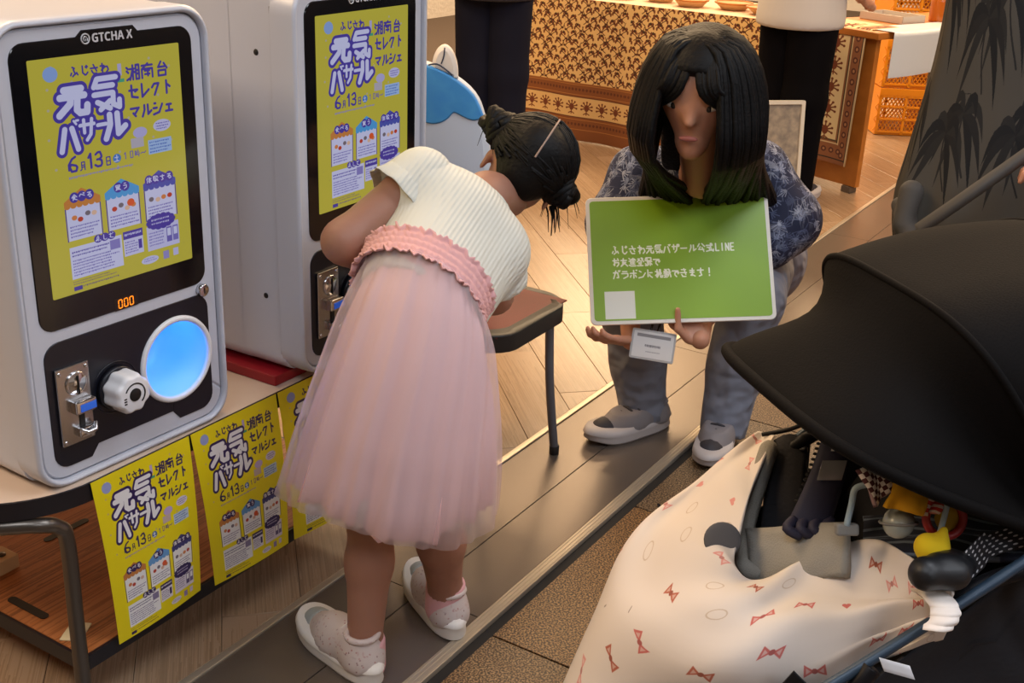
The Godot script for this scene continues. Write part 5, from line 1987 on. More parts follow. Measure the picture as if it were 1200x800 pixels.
	sm.nets([[P(1085, 672, 1.42), P(1118, 672, 1.43), 0.021, 0.016], [P(1118, 672, 1.43), P(1134, 662, 1.46), 0.014, 0.011], [P(1100, 664, 1.44), P(1112, 655, 1.47), 0.016, 0.013]], 0.004, 0.02)
	wpart("bumper_end", sm, mat("soft_black", rgb(18, 19, 23), 0.45), t)
	sm = MB.new()
	sm.sheet(3, 3, func(u, v): return P(lerpf(1030, 1066, u) + 6 * v, lerpf(770, 780, u) + 16 * v, 1.37), 0.002)
	wpart("care_tag", sm, M.logo_white, t)
	# spotted ribbon
	var dots := Canvas.new(256, 128, 1.0, rgb(24, 24, 30))
	for i in 12:
		for j in 6:
			dots.oval(12 + i * 22 + (j % 2) * 11, 12 + j * 22, 5.5, 5.5, rgb(206, 204, 206))
	var dm := mat("dotted_ribbon", Color.WHITE, 0.7)
	dm.albedo_texture = ImageTexture.create_from_image(dots.im)
	sm = MB.new()
	var rb := spline([P(1128, 668, 1.47), P(1146, 650, 1.48), P(1175, 634, 1.5), P(1215, 624, 1.52)], 5)
	sm.sheet(16, 4, func(u, v): return along(rb, u) + view_basis.y * (v - 0.5) * (0.03 if u > 0.45 else 0.044) + view_basis.z * 0.004 * sin(u * 9.0), 0.002)
	wpart("ribbon", sm, dm, t, "black ribbon with white dots")

func _fill(x: float, n: int) -> Array:
	var a := []
	for i in n:
		a.append(x)
	return a

func build_toys() -> void:
	# soft toys hung on the near side of the seat
	var chk := Canvas.new(256, 256, 1.0, rgb(214, 206, 204))
	for i in 8:
		for j in 8:
			if (i + j) % 2 == 0:
				chk.rect(i * 32, j * 32, i * 32 + 32, j * 32 + 32, rgb(72, 28, 34))
	var cm := mat("check_cloth", Color.WHITE, 0.85)
	cm.albedo_texture = ImageTexture.create_from_image(chk.im)
	var hang := func(called: String, label: String, cat: String, pts: Array, m: Material, nu := 8, nv := 8) -> Node3D:
		var c: Vector3 = (pts[0] + pts[1] + pts[2] + pts[3]) / 4
		var o := thing(called, label, cat, c, Basis(), "soft toys hung in the stroller")
		var b := MB.new()
		b.sheet(nu, nv, func(u, v):
			var p: Vector3 = pts[0].lerp(pts[1], u).lerp(pts[3].lerp(pts[2], u), v)
			return p + view_basis.z * (0.008 * sin(u * 7.0 + v * 3.0) + 0.012 * sin(u * PI) * sin(v * PI)), 0.006)
		wpart("cloth", b, m, o)
		return o
	hang.call("cloth_flag", "small checked maroon and white soft flag hung in the stroller", "toy", [P(1004, 552, 1.545), P(1028, 535, 1.56), P(1052, 565, 1.53), P(1026, 594, 1.51)], cm)
	hang.call("cloth_flag", "plain golden yellow soft flag hung in the stroller", "toy", [P(1052, 546, 1.525), P(1086, 566, 1.51), P(1083, 604, 1.49), P(1036, 594, 1.51)], mat("golden_cloth", rgb(214, 160, 10), 0.8))
	var st := Canvas.new(128, 128, 1.0, rgb(206, 190, 182))
	for i in 4:
		st.rect(0, i * 32, 128, i * 32 + 17, rgb(176, 44, 30))
	var sm := mat("striped_cloth", Color.WHITE, 0.85)
	sm.albedo_texture = ImageTexture.create_from_image(st.im)
	hang.call("cloth_flag", "red and white striped soft flag hung in the stroller", "toy", [P(1082, 566, 1.515), P(1114, 583, 1.5), P(1100, 598, 1.49), P(1084, 604, 1.49)], sm)
	# teething ring with a yellow plush
	var rc := P(1107, 607, 1.5)
	var o := thing("teething_ring", "red soft ring with a yellow disc hanging in the stroller", "toy", rc, Basis(), "soft toys hung in the stroller")
	var b := MB.new()
	b.ring(rc, view_basis.z, 0.0235, 0.0055, 32, 8)
	wpart("ring", b, mat("red_ring", rgb(150, 28, 26), 0.5), o)
	b = MB.new()
	b.ball(rc + view_basis.x * 0.006 - view_basis.z * 0.006, Vector3(0.017, 0.018, 0.006), 10, view_basis)
	wpart("disc", b, mat("mustard", rgb(176, 142, 22), 0.7), o)
	var yc := P(1093, 640, 1.475)
	o = thing("plush_toy", "small bright yellow plush toy below the red ring", "toy", yc, Basis(), "soft toys hung in the stroller")
	b = MB.new()
	b.nets([[yc - view_basis.x * 0.006, yc + view_basis.x * 0.006, 0.017, 0.015], [yc - view_basis.y * 0.008, yc - view_basis.y * 0.02, 0.016, 0.014], [yc + view_basis.y * 0.012 + view_basis.x * 0.012, yc + view_basis.y * 0.02 + view_basis.x * 0.014, 0.006, 0.005]], 0.003, 0.01)
	wpart("body", b, mat("yellow_plush", rgb(222, 190, 20), 0.9), o)
	# two pale plastic stems of the toy bar and a clear rattle
	o = thing("toy_bar", "pale blue plastic toy bar stems standing among the soft toys", "toy", P(1000, 600, 1.55), Basis())
	b = MB.new()
	b.tube(spline([P(992, 616, 1.54), P(998, 590, 1.54), P(1002, 573, 1.54), P(1014, 568, 1.54)], 5), 0.0042, 8)
	wpart("stem", b, mat("pale_blue", rgb(150, 172, 186), 0.4), o)
	b = MB.new()
	b.tube(spline([P(1100, 628, 1.485), P(1107, 604, 1.48), P(1112, 582, 1.48)], 5), 0.0036, 8)
	wpart("stem", b, M.pale_blue, o)
	b = MB.new()
	b.box(P(992, 620, 1.545), Vector3(0.03, 0.016, 0.016), 0.004, 2, view_basis)
	wpart("clamp", b, mat("grey_clamp", rgb(128, 128, 126), 0.6), o)
	var gc := P(1053, 612, 1.53)
	o = thing("rattle", "round translucent pale rattle behind the yellow flag", "toy", gc, Basis(), "soft toys hung in the stroller")
	b = MB.new()
	b.ball(gc, Vector3(0.024, 0.02, 0.02), 12)
	wpart("globe", b, mat("rattle_grey", rgb(156, 162, 156), 0.25), o)
	b = MB.new()
	b.ring(gc, view_basis.y, 0.0235, 0.0018, 24, 6)
	wpart("band", b, M.grey_clamp, o)
	# striped blanket edge under the toys
	var fold := thing("folded_cloth", "dark blue striped folded cloth beneath the soft toys", "cloth", P(1100, 630, 1.56))
	var fs := Canvas.new(64, 256, 1.0, rgb(40, 44, 62))
	for i in 5:
		fs.rect(0, i * 52, 64, i * 52 + 12, rgb(110, 122, 140))
	var fm := mat("striped_navy", Color.WHITE, 0.85)
	fm.albedo_texture = ImageTexture.create_from_image(fs.im)
	b = MB.new()
	b.sheet(12, 10, func(u, v): return SP(lerpf(0.0, -0.16, u) + 0.07 * v, lerpf(0.485, 0.53, u) + 0.02 * v + 0.006 * sin(v * 9.0 + u * 3.0), lerpf(-0.03, 0.09, u) + 0.11 * v), 0.008)
	for i in b.uv.size():
		b.uv[i] = Vector2(b.uv[i].x * 0.8 + 0.15 * b.uv[i].y, b.uv[i].y * 1.1 + 0.12 * sin(b.uv[i].x * 5.0))
	wpart("cloth", b, fm, fold)

func build_blanket() -> void:
	var rng := RandomNumberGenerator.new()
	rng.seed = 31
	var cv := Canvas.new(2048, 2048, 2.0, rgb(222, 212, 204))
	var reds := [rgb(196, 104, 98), rgb(214, 146, 140), rgb(176, 96, 74)]
	for i in 10:
		for j in 9:
			var c := Vector2(50 + i * 103 + (j % 2) * 46 + rng.randf_range(-24, 24), 55 + j * 114 + rng.randf_range(-26, 26))
			var col: Color = reds[rng.randi() % 3]
			var k := rng.randi() % 5
			var a := rng.randf_range(-0.7, 0.7)
			var R := func(x: float, y: float) -> Vector2: return c + Vector2(x, y).rotated(a)
			if k < 2:          # ribbon bow
				for s in [-1.0, 1.0]:
					cv.poly(PackedVector2Array([R.call(0, 0), R.call(s * 21, -14), R.call(s * 22, 14)]), col)
					cv.poly(PackedVector2Array([R.call(s * 8, 0), R.call(s * 17, -7), R.call(s * 17.5, 7)]), col.lerp(rgb(222, 212, 204), 0.6))
				cv.oval(c.x, c.y, 6, 6, col.darkened(0.15))
			elif k == 2:       # heart
				cv.oval(c.x - 5, c.y - 3, 6, 6, col)
				cv.oval(c.x + 5, c.y - 3, 6, 6, col)
				cv.poly(PackedVector2Array([c + Vector2(-10.5, -0.5), c + Vector2(10.5, -0.5), c + Vector2(0, 12)]), col)
			elif k == 3:       # faint loop
				for q in 20:
					var a1 := TAU * q / 20.0
					cv.line(c + Vector2(cos(a1) * 18, sin(a1) * 13), c + Vector2(cos(a1 + 0.32) * 18, sin(a1 + 0.32) * 13), 2.4, rgb(196, 178, 160))
			else:              # small mark
				cv.line(R.call(0, -5), R.call(1, 5), 3, rgb(150, 136, 126))
	var m := mat("printed_muslin", Color.WHITE, 0.9)
	m.albedo_texture = cv.finish(1024, 1024)
	m.rim_enabled = true
	m.rim = 0.2
	# four lines across, each from the far side to the near side: x, y, height
	var rows := [
		[[908, 511, 0.535], [884, 566, 0.515], [866, 628, 0.49], [862, 668, 0.475], [905, 672, 0.475], [965, 646, 0.495], [1028, 642, 0.515], [1072, 672, 0.535], [1112, 706, 0.53]],
		[[902, 506, 0.532], [862, 544, 0.512], [822, 606, 0.475], [832, 668, 0.465], [882, 700, 0.465], [955, 690, 0.475], [1030, 690, 0.5], [1078, 700, 0.525], [1112, 714, 0.528]],
		[[892, 508, 0.525], [838, 548, 0.5], [776, 618, 0.435], [778, 690, 0.425], [850, 738, 0.435], [945, 732, 0.455], [1030, 718, 0.48], [1082, 716, 0.515], [1114, 722, 0.522]],
		[[884, 514, 0.51], [812, 568, 0.46], [728, 650, 0.385], [738, 726, 0.375], [826, 786, 0.39], [940, 778, 0.42], [1030, 742, 0.455], [1085, 728, 0.5], [1114, 728, 0.515]],
		[[880, 520, 0.47], [795, 595, 0.36], [708, 700, 0.27], [684, 800, 0.24], [800, 850, 0.27], [930, 830, 0.34], [1022, 762, 0.42], [1082, 738, 0.49], [1113, 732, 0.51]],
		[[876, 530, 0.42], [775, 640, 0.24], [690, 750, 0.15], [640, 880, 0.12], [760, 940, 0.15], [920, 880, 0.26], [1010, 782, 0.385], [1078, 748, 0.475], [1111, 736, 0.505]]]
	var lines := []
	for r in rows:
		var pts := []
		for q in r:
			pts.append(PH(q[0], q[1], q[2]))
		lines.append(spline(pts, 8))
	var o := thing("blanket", "cream muslin blanket printed with small red bows draped over the stroller", "blanket", PH(720, 800, 0.2))
	var b := MB.new()
	b.sheet(130, 70, func(u, v):
		var col := []
		for l in lines:
			col.append(along(l, u))
		var sp: Array = spline(col, 6)
		var p: Vector3 = along(sp, v)
		var gather: float = smoothstep(0.42, 1.0, u)
		var fold: float = 0.017 * sin(v * 17.0 + u * 2.0) * gather + 0.009 * sin(u * 23.0 + v * 5.0) * v * (1.0 - gather) + 0.007 * sin(u * 9.0 - v * 9.0) * (1.0 - gather) + 0.004 * sin(u * 37.0 + v * 11.0) * (1.0 - gather) + 0.004 * sin(v * 52.0) * pow(gather, 3.0)
		return p + (Vector3(0, 1, 0) + view_basis.z * 0.5) * fold, 0.004)
	for side in 2:             # print laid out in metres along the cloth
		for i in 131:
			var run := 0.0
			for j in 71:
				var k := side * 131 * 71 + i * 71 + j
				if j > 0:
					run += b.v[k].distance_to(b.v[k - 1])
				b.uv[k] = Vector2(i / 130.0 * 1.3, run * 1.5)
	wpart("cloth", b, m, o)
	# elastic cuff at the near end
	b = MB.new()
	var pt := spline([PH(1092, 690, 0.545), PH(1110, 704, 0.545), PH(1116, 721, 0.54), PH(1106, 737, 0.53)], 8)
	b.sheet(110, 5, func(u, v): return along(pt, u) + view_basis.x * (v - 0.75) * 0.034 * (1.0 + 0.03 * sin(u * 23.0)) + view_basis.z * (0.0012 * sin(u * 34.0) + 0.009 * sin(v * PI)), 0.004)
	wpart("gathered_cuff", b, mat("muslin_plain", rgb(226, 216, 208), 0.9), o)
	# round grey patch
	b = MB.new()
	var c := P(846, 632, 1.64)
	var wp := P(846, 632, 1.0)
	b.ball(c + view_basis.z * 0.004, Vector3(0.026, 0.025, 0.006), 12, view_basis * Basis(Vector3(0, 0, 1), -0.3))
	wpart("grey_patch", b, mat("patch_grey", rgb(92, 90, 92), 0.85), o, "round grey patch")
# ---------- background ----------
func build_palm_person() -> void:
	var cv := Canvas.new(1024, 1024, 1.0, rgb(66, 61, 54))
	var rng := RandomNumberGenerator.new()
	rng.seed = 77
	var ink := rgb(22, 21, 21)
	for i in 5:
		for j in 4:
			var c := Vector2(110 + i * 205 + (j % 2) * 90, 120 + j * 255 + rng.randf_range(-30, 30))
			for tr in [Vector2(0, 0), Vector2(rng.randf_range(46, 70), rng.randf_range(20, 60))]:
				var top: Vector2 = c + tr
				var foot := top + Vector2(rng.randf_range(-50, 10), rng.randf_range(90, 140))
				var last := top
				for k in 9:
					var q: Vector2 = top.lerp(foot, k / 8.0) + Vector2(sin(k * 0.5) * 9, 0)
					cv.line(last, q, 5.0, ink.lerp(rgb(78, 73, 67), 0.15))
					last = q
				for k in 9:
					var a := -PI * 0.5 + (k - 4) * 0.58 + rng.randf_range(-0.12, 0.12)
					var up := PackedVector2Array()
					var dn := PackedVector2Array()
					var p0: Vector2 = top
					for s in 8:
						var d := Vector2.from_angle(a) * 10.5 + Vector2(0, s * s * 0.62)
						var w := 11.0 * sin(PI * (s + 0.6) / 8.6)
						up.append(p0 + d.orthogonal().normalized() * w)
						dn.append(p0 - d.orthogonal().normalized() * w)
						p0 += d
					up.append(p0)
					dn.reverse()
					up.append_array(dn)
					cv.poly(up, ink.lerp(rgb(66, 61, 54), 0.12 * (k % 3)))
	var m := mat("palm_cloth", Color.WHITE, 0.8)
	m.metallic_specular = 0.3
	m.albedo_texture = ImageTexture.create_from_image(cv.im)
	with_bump(m, bump_tex(0.01, 256, 8.0, 2, 9), 0.4)
	var base := Vector3(2.72, 0, -0.5)
	var t := thing("person", "person in loose dark olive palm-print clothes standing behind the stroller", "person", base)
	# long loose tunic; rings from hem to chest
	var left := spline([Vector2(1128, -150), Vector2(1118, -60), Vector2(1111, 0), Vector2(1097, 70), Vector2(1080, 130), Vector2(1063, 185), Vector2(1050, 228), Vector2(1047, 275), Vector2(1056, 330)], 5)
	var dl := 2.62
	var ring_at := func(w: float, a: float) -> Vector3:
		var l: Vector2 = along(left, w)
		var p := P(l.x, l.y, dl)
		var rad: float = lerpf(0.17, 0.25, smoothstep(0.2, 1.0, w))
		var c := p + view_basis.x * rad
		var q: float = 1.0 + w * 0.05 * (sin(a * 7.0) + 0.6 * sin(a * 13.0 + w * 4.0))
		var fl := Vector3(view_basis.z.x, 0, view_basis.z.z).normalized()
		return c + (view_basis.x * cos(a) * rad + fl * sin(a) * rad * 0.62) * q + Vector3(0, 0.02 * sin(a * 2.0 + 0.5) * w, 0)
	var b := MB.new()
	b.sheet(72, 40, func(u, v): return ring_at.call(v, u * TAU), 0.004)
	for i in b.uv.size():
		b.uv[i] = Vector2(b.uv[i].x * 1.6, b.uv[i].y * 0.72)
	var tu := wpart("tunic", b, m, t)
	# knotted hem fold at the side and a crossing fold
	b = MB.new()
	b.nets([[P(1058, 262, 2.55), P(1068, 225, 2.55), 0.02, 0.026], [P(1054, 240, 2.6), P(1072, 290, 2.52), 0.018, 0.026]], 0.006, 0.02)
	wpart("hem_knot", b, M.palm_plain if M.has("palm_plain") else mat("palm_plain", rgb(66, 62, 58), 0.75), tu)
	b = MB.new()
	var sash := spline([P(1072, 272, 2.47), P(1110, 246, 2.42), P(1150, 218, 2.39), P(1215, 172, 2.38)], 6)
	b.sheet(20, 5, func(u, v): return along(sash, u) + view_basis.y * (0.5 - v) * 0.03 + view_basis.z * 0.012 * sin(v * PI), 0.003)
	wpart("fold", b, M.palm_plain, tu)
	# body
	var c0: Vector3 = ring_at.call(0.0, PI) + view_basis.x * 0.17
	var hip := Vector3(c0.x, 0.82, c0.z)
	var sh := Vector3(c0.x, 1.33, c0.z)
	var away := Vector3(view_basis.z.x, 0, view_basis.z.z).normalized()
	b = MB.new()
	var hw := P(1246, 188, 2.36)
	var right := view_basis.x
	b.nets([[hip, sh, 0.12, 0.1], [sh - right * 0.15, sh + right * 0.15, 0.05, 0.05], [sh, sh + Vector3(0, 0.12, 0), 0.05, 0.045], [sh + right * 0.15, hw + right * 0.12 + Vector3(0, 0.02, 0), 0.042, 0.036],
		[sh + right * 0.15 + Vector3(0, -0.1, 0), hw + right * 0.14, 0.04, 0.036], [hw + right * 0.13, hw + right * 0.04, 0.036, 0.027],
		[hip - right * 0.08, Vector3(c0.x, 0.45, c0.z) - right * 0.09, 0.085, 0.055], [Vector3(c0.x, 0.45, c0.z) - right * 0.09, Vector3(c0.x, 0.08, c0.z) - right * 0.1, 0.052, 0.036],
		[hip + right * 0.08, Vector3(c0.x, 0.45, c0.z) + right * 0.09, 0.085, 0.055], [Vector3(c0.x, 0.45, c0.z) + right * 0.09, Vector3(c0.x, 0.08, c0.z) + right * 0.1, 0.052, 0.036]], 0.013, 0.03)
	b.nets(head_bones(sh + Vector3(0, 0.24, 0), Vector3.UP, away, 0.112), 0.008, 0.025)
	b.nets(hand_bones(hw + right * 0.05, -right, Vector3.DOWN, away, 0.16, [0.25, 0.5, 0.4]), 0.004, 0.008)
	wpart("body", b, M.skin_adult, t)
	b = MB.new()
	b.nets([[sh + Vector3(0, 0.28, 0) - away * 0.02, sh + Vector3(0, 0.28, 0), 0.1, 0.095]], 0.01, 0.02, [[sh + Vector3(0, 0.2, 0) + away * 0.05, (away * 0.8 + Vector3(0, -0.6, 0)).normalized()]])
	wpart("hair", b, M.hair_black, t)
	for s in [-1, 1]:
		sneaker(t, Vector3(c0.x, 0, c0.z) + right * 0.1 * s - away * 0.07, away, 0.25, Vector3(c0.x, 0.1, c0.z) + right * 0.1 * s, M.runner_dark, M.runner_sole, M.runner_dark, M.runner_dark, 0.3)

# a bystander seen only from the waist down, built whole
func bystander(label: String, foot: Vector3, facing: Vector3, hgt: float, leg_w: float, trousers: Material, top: Material, spread := 0.09) -> void:
	var t := thing("person", label, "person", foot)
	var side := facing.cross(Vector3.UP)
	var k := hgt / 1.65
	var hip := foot + Vector3(0, 0.86 * k, 0)
	var sh := foot + Vector3(0, 1.36 * k, 0)
	var b := MB.new()
	b.nets([[sh, sh + Vector3(0, 0.1, 0), 0.05, 0.045], [sh - side * 0.17, sh - side * 0.22 + Vector3(0, -0.28, 0), 0.045, 0.038], [sh - side * 0.22 + Vector3(0, -0.28, 0), sh - side * 0.18 + facing * 0.15 + Vector3(0, -0.46, 0), 0.038, 0.028],
		[sh + side * 0.17, sh + side * 0.22 + Vector3(0, -0.28, 0), 0.045, 0.038], [sh + side * 0.22 + Vector3(0, -0.28, 0), sh + side * 0.18 + facing * 0.15 + Vector3(0, -0.46, 0), 0.038, 0.028], [hip, sh, 0.12, 0.11], [sh - side * 0.16, sh + side * 0.16, 0.05, 0.05]], 0.014, 0.03)
	b.nets(head_bones(sh + Vector3(0, 0.22, 0), Vector3.UP, facing, 0.112), 0.009, 0.025)
	for s in [-1.0, 1.0]:
		b.nets(hand_bones(sh + side * s * 0.18 + facing * 0.15 + Vector3(0, -0.46, 0), (facing + Vector3(0, -0.5, 0)).normalized(), side * -s, facing, 0.16, [0.2, 0.3, 0.2]), 0.006, 0.01)
	wpart("body", b, M.skin_adult, t)
	b = MB.new()
	b.nets([[sh + Vector3(0, 0.26, 0) - facing * 0.02, sh + Vector3(0, 0.26, 0), 0.1, 0.095]], 0.012, 0.02, [[sh + Vector3(0, 0.2, 0) + facing * 0.05, (facing * 0.8 + Vector3(0, -0.6, 0)).normalized()]])
	wpart("hair", b, M.hair_black, t)
	b = MB.new()
	for s in [-1.0, 1.0]:
		b.nets([[hip + side * s * 0.07, foot + side * s * spread + Vector3(0, 0.46 * k, 0), leg_w, leg_w * 0.86], [foot + side * s * spread + Vector3(0, 0.46 * k, 0), foot + side * s * spread * 1.05 + Vector3(0, 0.07, 0), leg_w * 0.86, leg_w * 0.75]], 0.013, 0.03, [[foot + Vector3(0, 0.05, 0), Vector3.DOWN]])
	b.nets([[hip - side * 0.05 + Vector3(0, 0.04, 0), hip + side * 0.05 + Vector3(0, 0.04, 0), 0.125, 0.125]], 0.014, 0.03)
	wpart("trousers", b, trousers, t)
	b = MB.new()
	b.nets([[hip + Vector3(0, -0.06, 0), sh + Vector3(0, -0.06, 0), 0.185, 0.15], [sh - side * 0.17, sh + side * 0.17, 0.065, 0.065], [sh - side * 0.17, sh - side * 0.22 + Vector3(0, -0.2, 0), 0.065, 0.06], [sh + side * 0.17, sh + side * 0.22 + Vector3(0, -0.2, 0), 0.065, 0.06]], 0.014, 0.03, [[hip + Vector3(0, -0.1, 0), Vector3.DOWN]])
	wpart("shirt", b, top, t)
	for s in [-1.0, 1.0]:
		sneaker(t, foot + side * s * spread - facing * 0.07, facing, 0.26, foot, M.runner_dark, M.runner_sole, M.runner_dark, M.runner_dark, 0.3)

func vine_cloth() -> ImageTexture:
	# floral cloth: 1.2 m wide, 0.72 m deep
	var rng := RandomNumberGenerator.new()
	rng.seed = 50
	var cream := rgb(222, 184, 122)
	var brown := rgb(84, 44, 24)
	var cv := Canvas.new(1600, 960, 1.0, cream)
	for row in 10:
		for col in 22:
			var c := Vector2(col * 72.7 + (row % 2) * 36 + rng.randf_range(-9, 9), 26 + row * 57 + rng.randf_range(-9, 9))
			var f := 1.0 if (row + col) % 2 else -1.0
			var K := 1.65
			var p := c + Vector2(0, 20) * K
			for s in 8:
				var q := c + Vector2(f * 13 * sin(s * 0.8), 20 - s * 6) * K
				cv.line(p, q, 5.5, brown)
				p = q
			for k in 5:
				var d := Vector2.from_angle(-PI / 2 + (k - 2) * 0.7 * f + rng.randf_range(-0.2, 0.2))
				var o := c + (Vector2(0, -8) + d * 9) * K
				cv.oval(o.x, o.y, 7.4, 10.4, [brown, rgb(116, 56, 28), rgb(60, 42, 24)][k % 3])
			cv.oval(c.x + 27 * f, c.y + 13, 12, 7, brown)
			cv.oval(c.x - 24 * f, c.y - 3, 7, 12, rgb(112, 60, 30))
			cv.line(c + Vector2(30 * f, 20), c + Vector2(44 * f, -18), 4.4, brown)
	cv.rect(0, 560, 1600, 960, rgb(128, 74, 34))
	for y in [560, 572, 640, 812, 880]:
		cv.rect(0, y, 1600, y + 5, rgb(170, 112, 56))
	cv.rect(0, 655, 1600, 800, rgb(214, 176, 116))
	cv.rect(0, 655, 1600, 661, rgb(92, 50, 26))
	cv.rect(0, 794, 1600, 800, rgb(92, 50, 26))
	for i in 14:
		palmette(cv, Vector2(57 + i * 114.3, 728), 48.0, rgb(110, 54, 26))
	for i in 60:
		cv.oval(i * 27 + 10, 606, 9, 10, rgb(98, 52, 26))
		cv.oval(i * 27 + 24, 846, 9, 10, rgb(98, 52, 26))
	return cv.finish(1200, 720)

func palmette(cv: Canvas, c: Vector2, r: float, ink: Color) -> void:
	cv.oval(c.x, c.y, r * 0.36, r * 0.5, ink)
	for k in 7:
		var d := Vector2.from_angle(-PI / 2 + (k - 3) * 0.62)
		cv.line(c, c + d * r * 0.8, r * 0.16, ink)
		cv.oval(c.x + d.x * r * 0.85, c.y + d.y * r * 0.85, r * 0.15, r * 0.15, ink)
	cv.line(c, c + Vector2(0, r), r * 0.14, ink)
	for s in [-1.0, 1.0]:
		cv.line(c + Vector2(0, r * 0.7), c + Vector2(s * r * 0.45, r * 0.95), r * 0.14, ink)

func build_back() -> void:
	var orange_wood := triplanar(mat("orange_wood", rgb(196, 122, 48), 0.45), 2.0)
	orange_wood.albedo_texture = noise_tex(0.02, [Color(0.86, 0.82, 0.76), Color(1, 1, 1)], 256)
	var grey_leg := mat("table_leg_grey", rgb(110, 98, 86), 0.4, 0.5)
	# long table under the floral cloth
	var a := Vector3(5.434, 0, -3.303)
	var e := Vector3(5.37, 0, -1.95)
	var dir := (e - a).normalized()
	var inn := Vector3(dir.z * -1.0, 0, dir.x) * -1.0      # away from the viewer
	if inn.x < 0:
		inn = -inn
	var ln := a.distance_to(e)
	var t := thing("table", "long market table hidden under the brown floral cloth", "table", a + dir * ln / 2 + inn * 0.3)
	var b := MB.new()
	var bas := Basis(dir, Vector3.UP, dir.cross(Vector3.UP))
	b.box(a + dir * ln / 2 + inn * 0.31 + Vector3(0, 0.69, 0), Vector3(ln - 0.02, 0.03, 0.56), 0.004, 1, bas)
	wpart("table_top", b, orange_wood, t)
	for s in [0.06, 0.94]:
		for w in [0.07, 0.54]:
			b = MB.new()
			b.tube([a + dir * ln * s + inn * w + Vector3(0, 0.675, 0), a + dir * ln * s + inn * w], 0.015, 10)
			wpart("leg", b, grey_leg, t)
	var fm := mat("floral_cloth", Color.WHITE, 0.85)
	fm.albedo_texture = vine_cloth()
	var o := thing("tablecloth", "brown and cream floral tablecloth with dark border reaching the floor", "tablecloth", a + dir * ln / 2)
	b = MB.new()
	# path of the cloth along the edge: left end, corner, front
	var path := [a + inn * 0.58, a + inn * 0.3, a + inn * 0.02, a, a + dir * 0.03]
	for i in 12:
		path.append(a + dir * (0.05 + (ln - 0.05) * (i + 1) / 12.0))
	var run := [0.0]
	for i in path.size() - 1:
		run.append(run[i] + path[i].distance_to(path[i + 1]))
	b.sheet(64, 16, func(u, v):
		var s: float = u * run[-1]
		var i := 0
		while i < path.size() - 2 and s > run[i + 1]:
			i += 1
		var p: Vector3 = path[i].lerp(path[i + 1], (s - run[i]) / (run[i + 1] - run[i]))
		return p + Vector3(0, 0.712 - v * 0.706, 0) - inn * (0.012 + v * (0.018 + 0.012 * sin(s * 16.0))), 0.003)
	for i in b.uv.size():
		b.uv[i] = Vector2(b.uv[i].x * run[-1] / 1.2, b.uv[i].y)
	wpart("skirt", b, fm, o)
	b = MB.new()
	b.box(a + dir * ln / 2 + inn * 0.3 + Vector3(0, 0.71, 0), Vector3(ln, 0.006, 0.62), 0.002, 1, bas)
	wpart("cover", b, mat("pale_cloth", rgb(222, 190, 160), 0.8), o)
	# goods on that table
	var rng := RandomNumberGenerator.new()
	rng.seed = 8
	for i in 5:
		var at := a + dir * (0.45 + i * 0.2) + inn * (0.16 + 0.06 * (i % 2)) + Vector3(0, 0.713, 0)
		var g := thing("basket", ["round straw basket on the floral table beside the black trousers", "flat straw basket on the floral table", "small straw basket on the floral table's middle", "straw basket on the floral table near the corner", "deep straw basket on the floral table"][i], "basket", at)
		b = MB.new()
		b.lathe([Vector2(0.0, 0.0), Vector2(0.055, 0.0), Vector2(0.07 + 0.006 * i, 0.03), Vector2(0.075 + 0.006 * i, 0.034), Vector2(0.068 + 0.006 * i, 0.034), Vector2(0.05, 0.006), Vector2(0.0, 0.006)], 24)
		part("bowl", b, M.light_wood, g)
		b = MB.new()
		b.ring(Vector3(0, 0.034, 0), Vector3.UP, 0.072 + 0.006 * i, 0.005, 24, 6)
		part("rim", b, orange_wood, g)
	# end table: wooden panel with a runner hung over it
	var e0 := Vector3(5.42, 0, -1.80)
	var e1 := Vector3(5.284, 0, -1.447)
	var d2 := (e1 - e0).normalized()
	var in2 := Vector3(-d2.z, 0, d2.x)
	if in2.x < 0:
		in2 = -in2
	var w2 := e0.distance_to(e1)
	var bas2 := Basis(d2, Vector3.UP, d2.cross(Vector3.UP))
	var tt := thing("end_table", "wooden table with solid end panel carrying a patterned runner", "table", e0.lerp(e1, 0.5) + in2 * 0.4)
	b = MB.new()
	b.box(e0.lerp(e1, 0.5) + in2 * 0.02 + Vector3(0, 0.36, 0), Vector3(w2, 0.66, 0.03), 0.004, 1, bas2)
	wpart("end_panel", b, orange_wood, tt)
	b = MB.new()
	b.box(e0.lerp(e1, 0.5) + in2 * 0.5 + Vector3(0, 0.705, 0), Vector3(w2 + 0.06, 0.03, 1.06), 0.004, 1, bas2)
	wpart("table_top", b, orange_wood, tt)
	for s in [0.12, 0.88]:
		b = MB.new()
		b.tube([e0.lerp(e1, s) + in2 * 0.94 + Vector3(0, 0.69, 0), e0.lerp(e1, s) + in2 * 0.94], 0.018, 10)
		wpart("leg", b, grey_leg, tt)
		b = MB.new()
		b.box(e0.lerp(e1, s) + in2 * 0.02 + Vector3(0, 0.015, 0), Vector3(0.05, 0.03, 0.05), 0.004, 1, bas2)
		wpart("foot", b, grey_leg, tt)
	var rc := Canvas.new(420, 960, 1.0, rgb(146, 92, 58))
	for i in 14:
		rc.oval(376, 40 + i * 66, 17, 20, rgb(96, 52, 36))
		rc.oval(376, 40 + i * 66, 8, 10, rgb(176, 124, 84))
	for i in 7:
		rc.oval(40 + i * 52, 880, 18, 18, rgb(96, 52, 36))
		rc.oval(40 + i * 52, 880, 8, 8, rgb(176, 124, 84))
	rc.rect(330, 0, 338, 840, rgb(70, 58, 38))
	rc.rect(338, 0, 346, 840, rgb(214, 186, 140))
	rc.rect(404, 0, 410, 940, rgb(60, 46, 34))
	rc.rect(410, 0, 420, 960, rgb(214, 186, 140))
	rc.rect(0, 830, 346, 838, rgb(214, 186, 140))
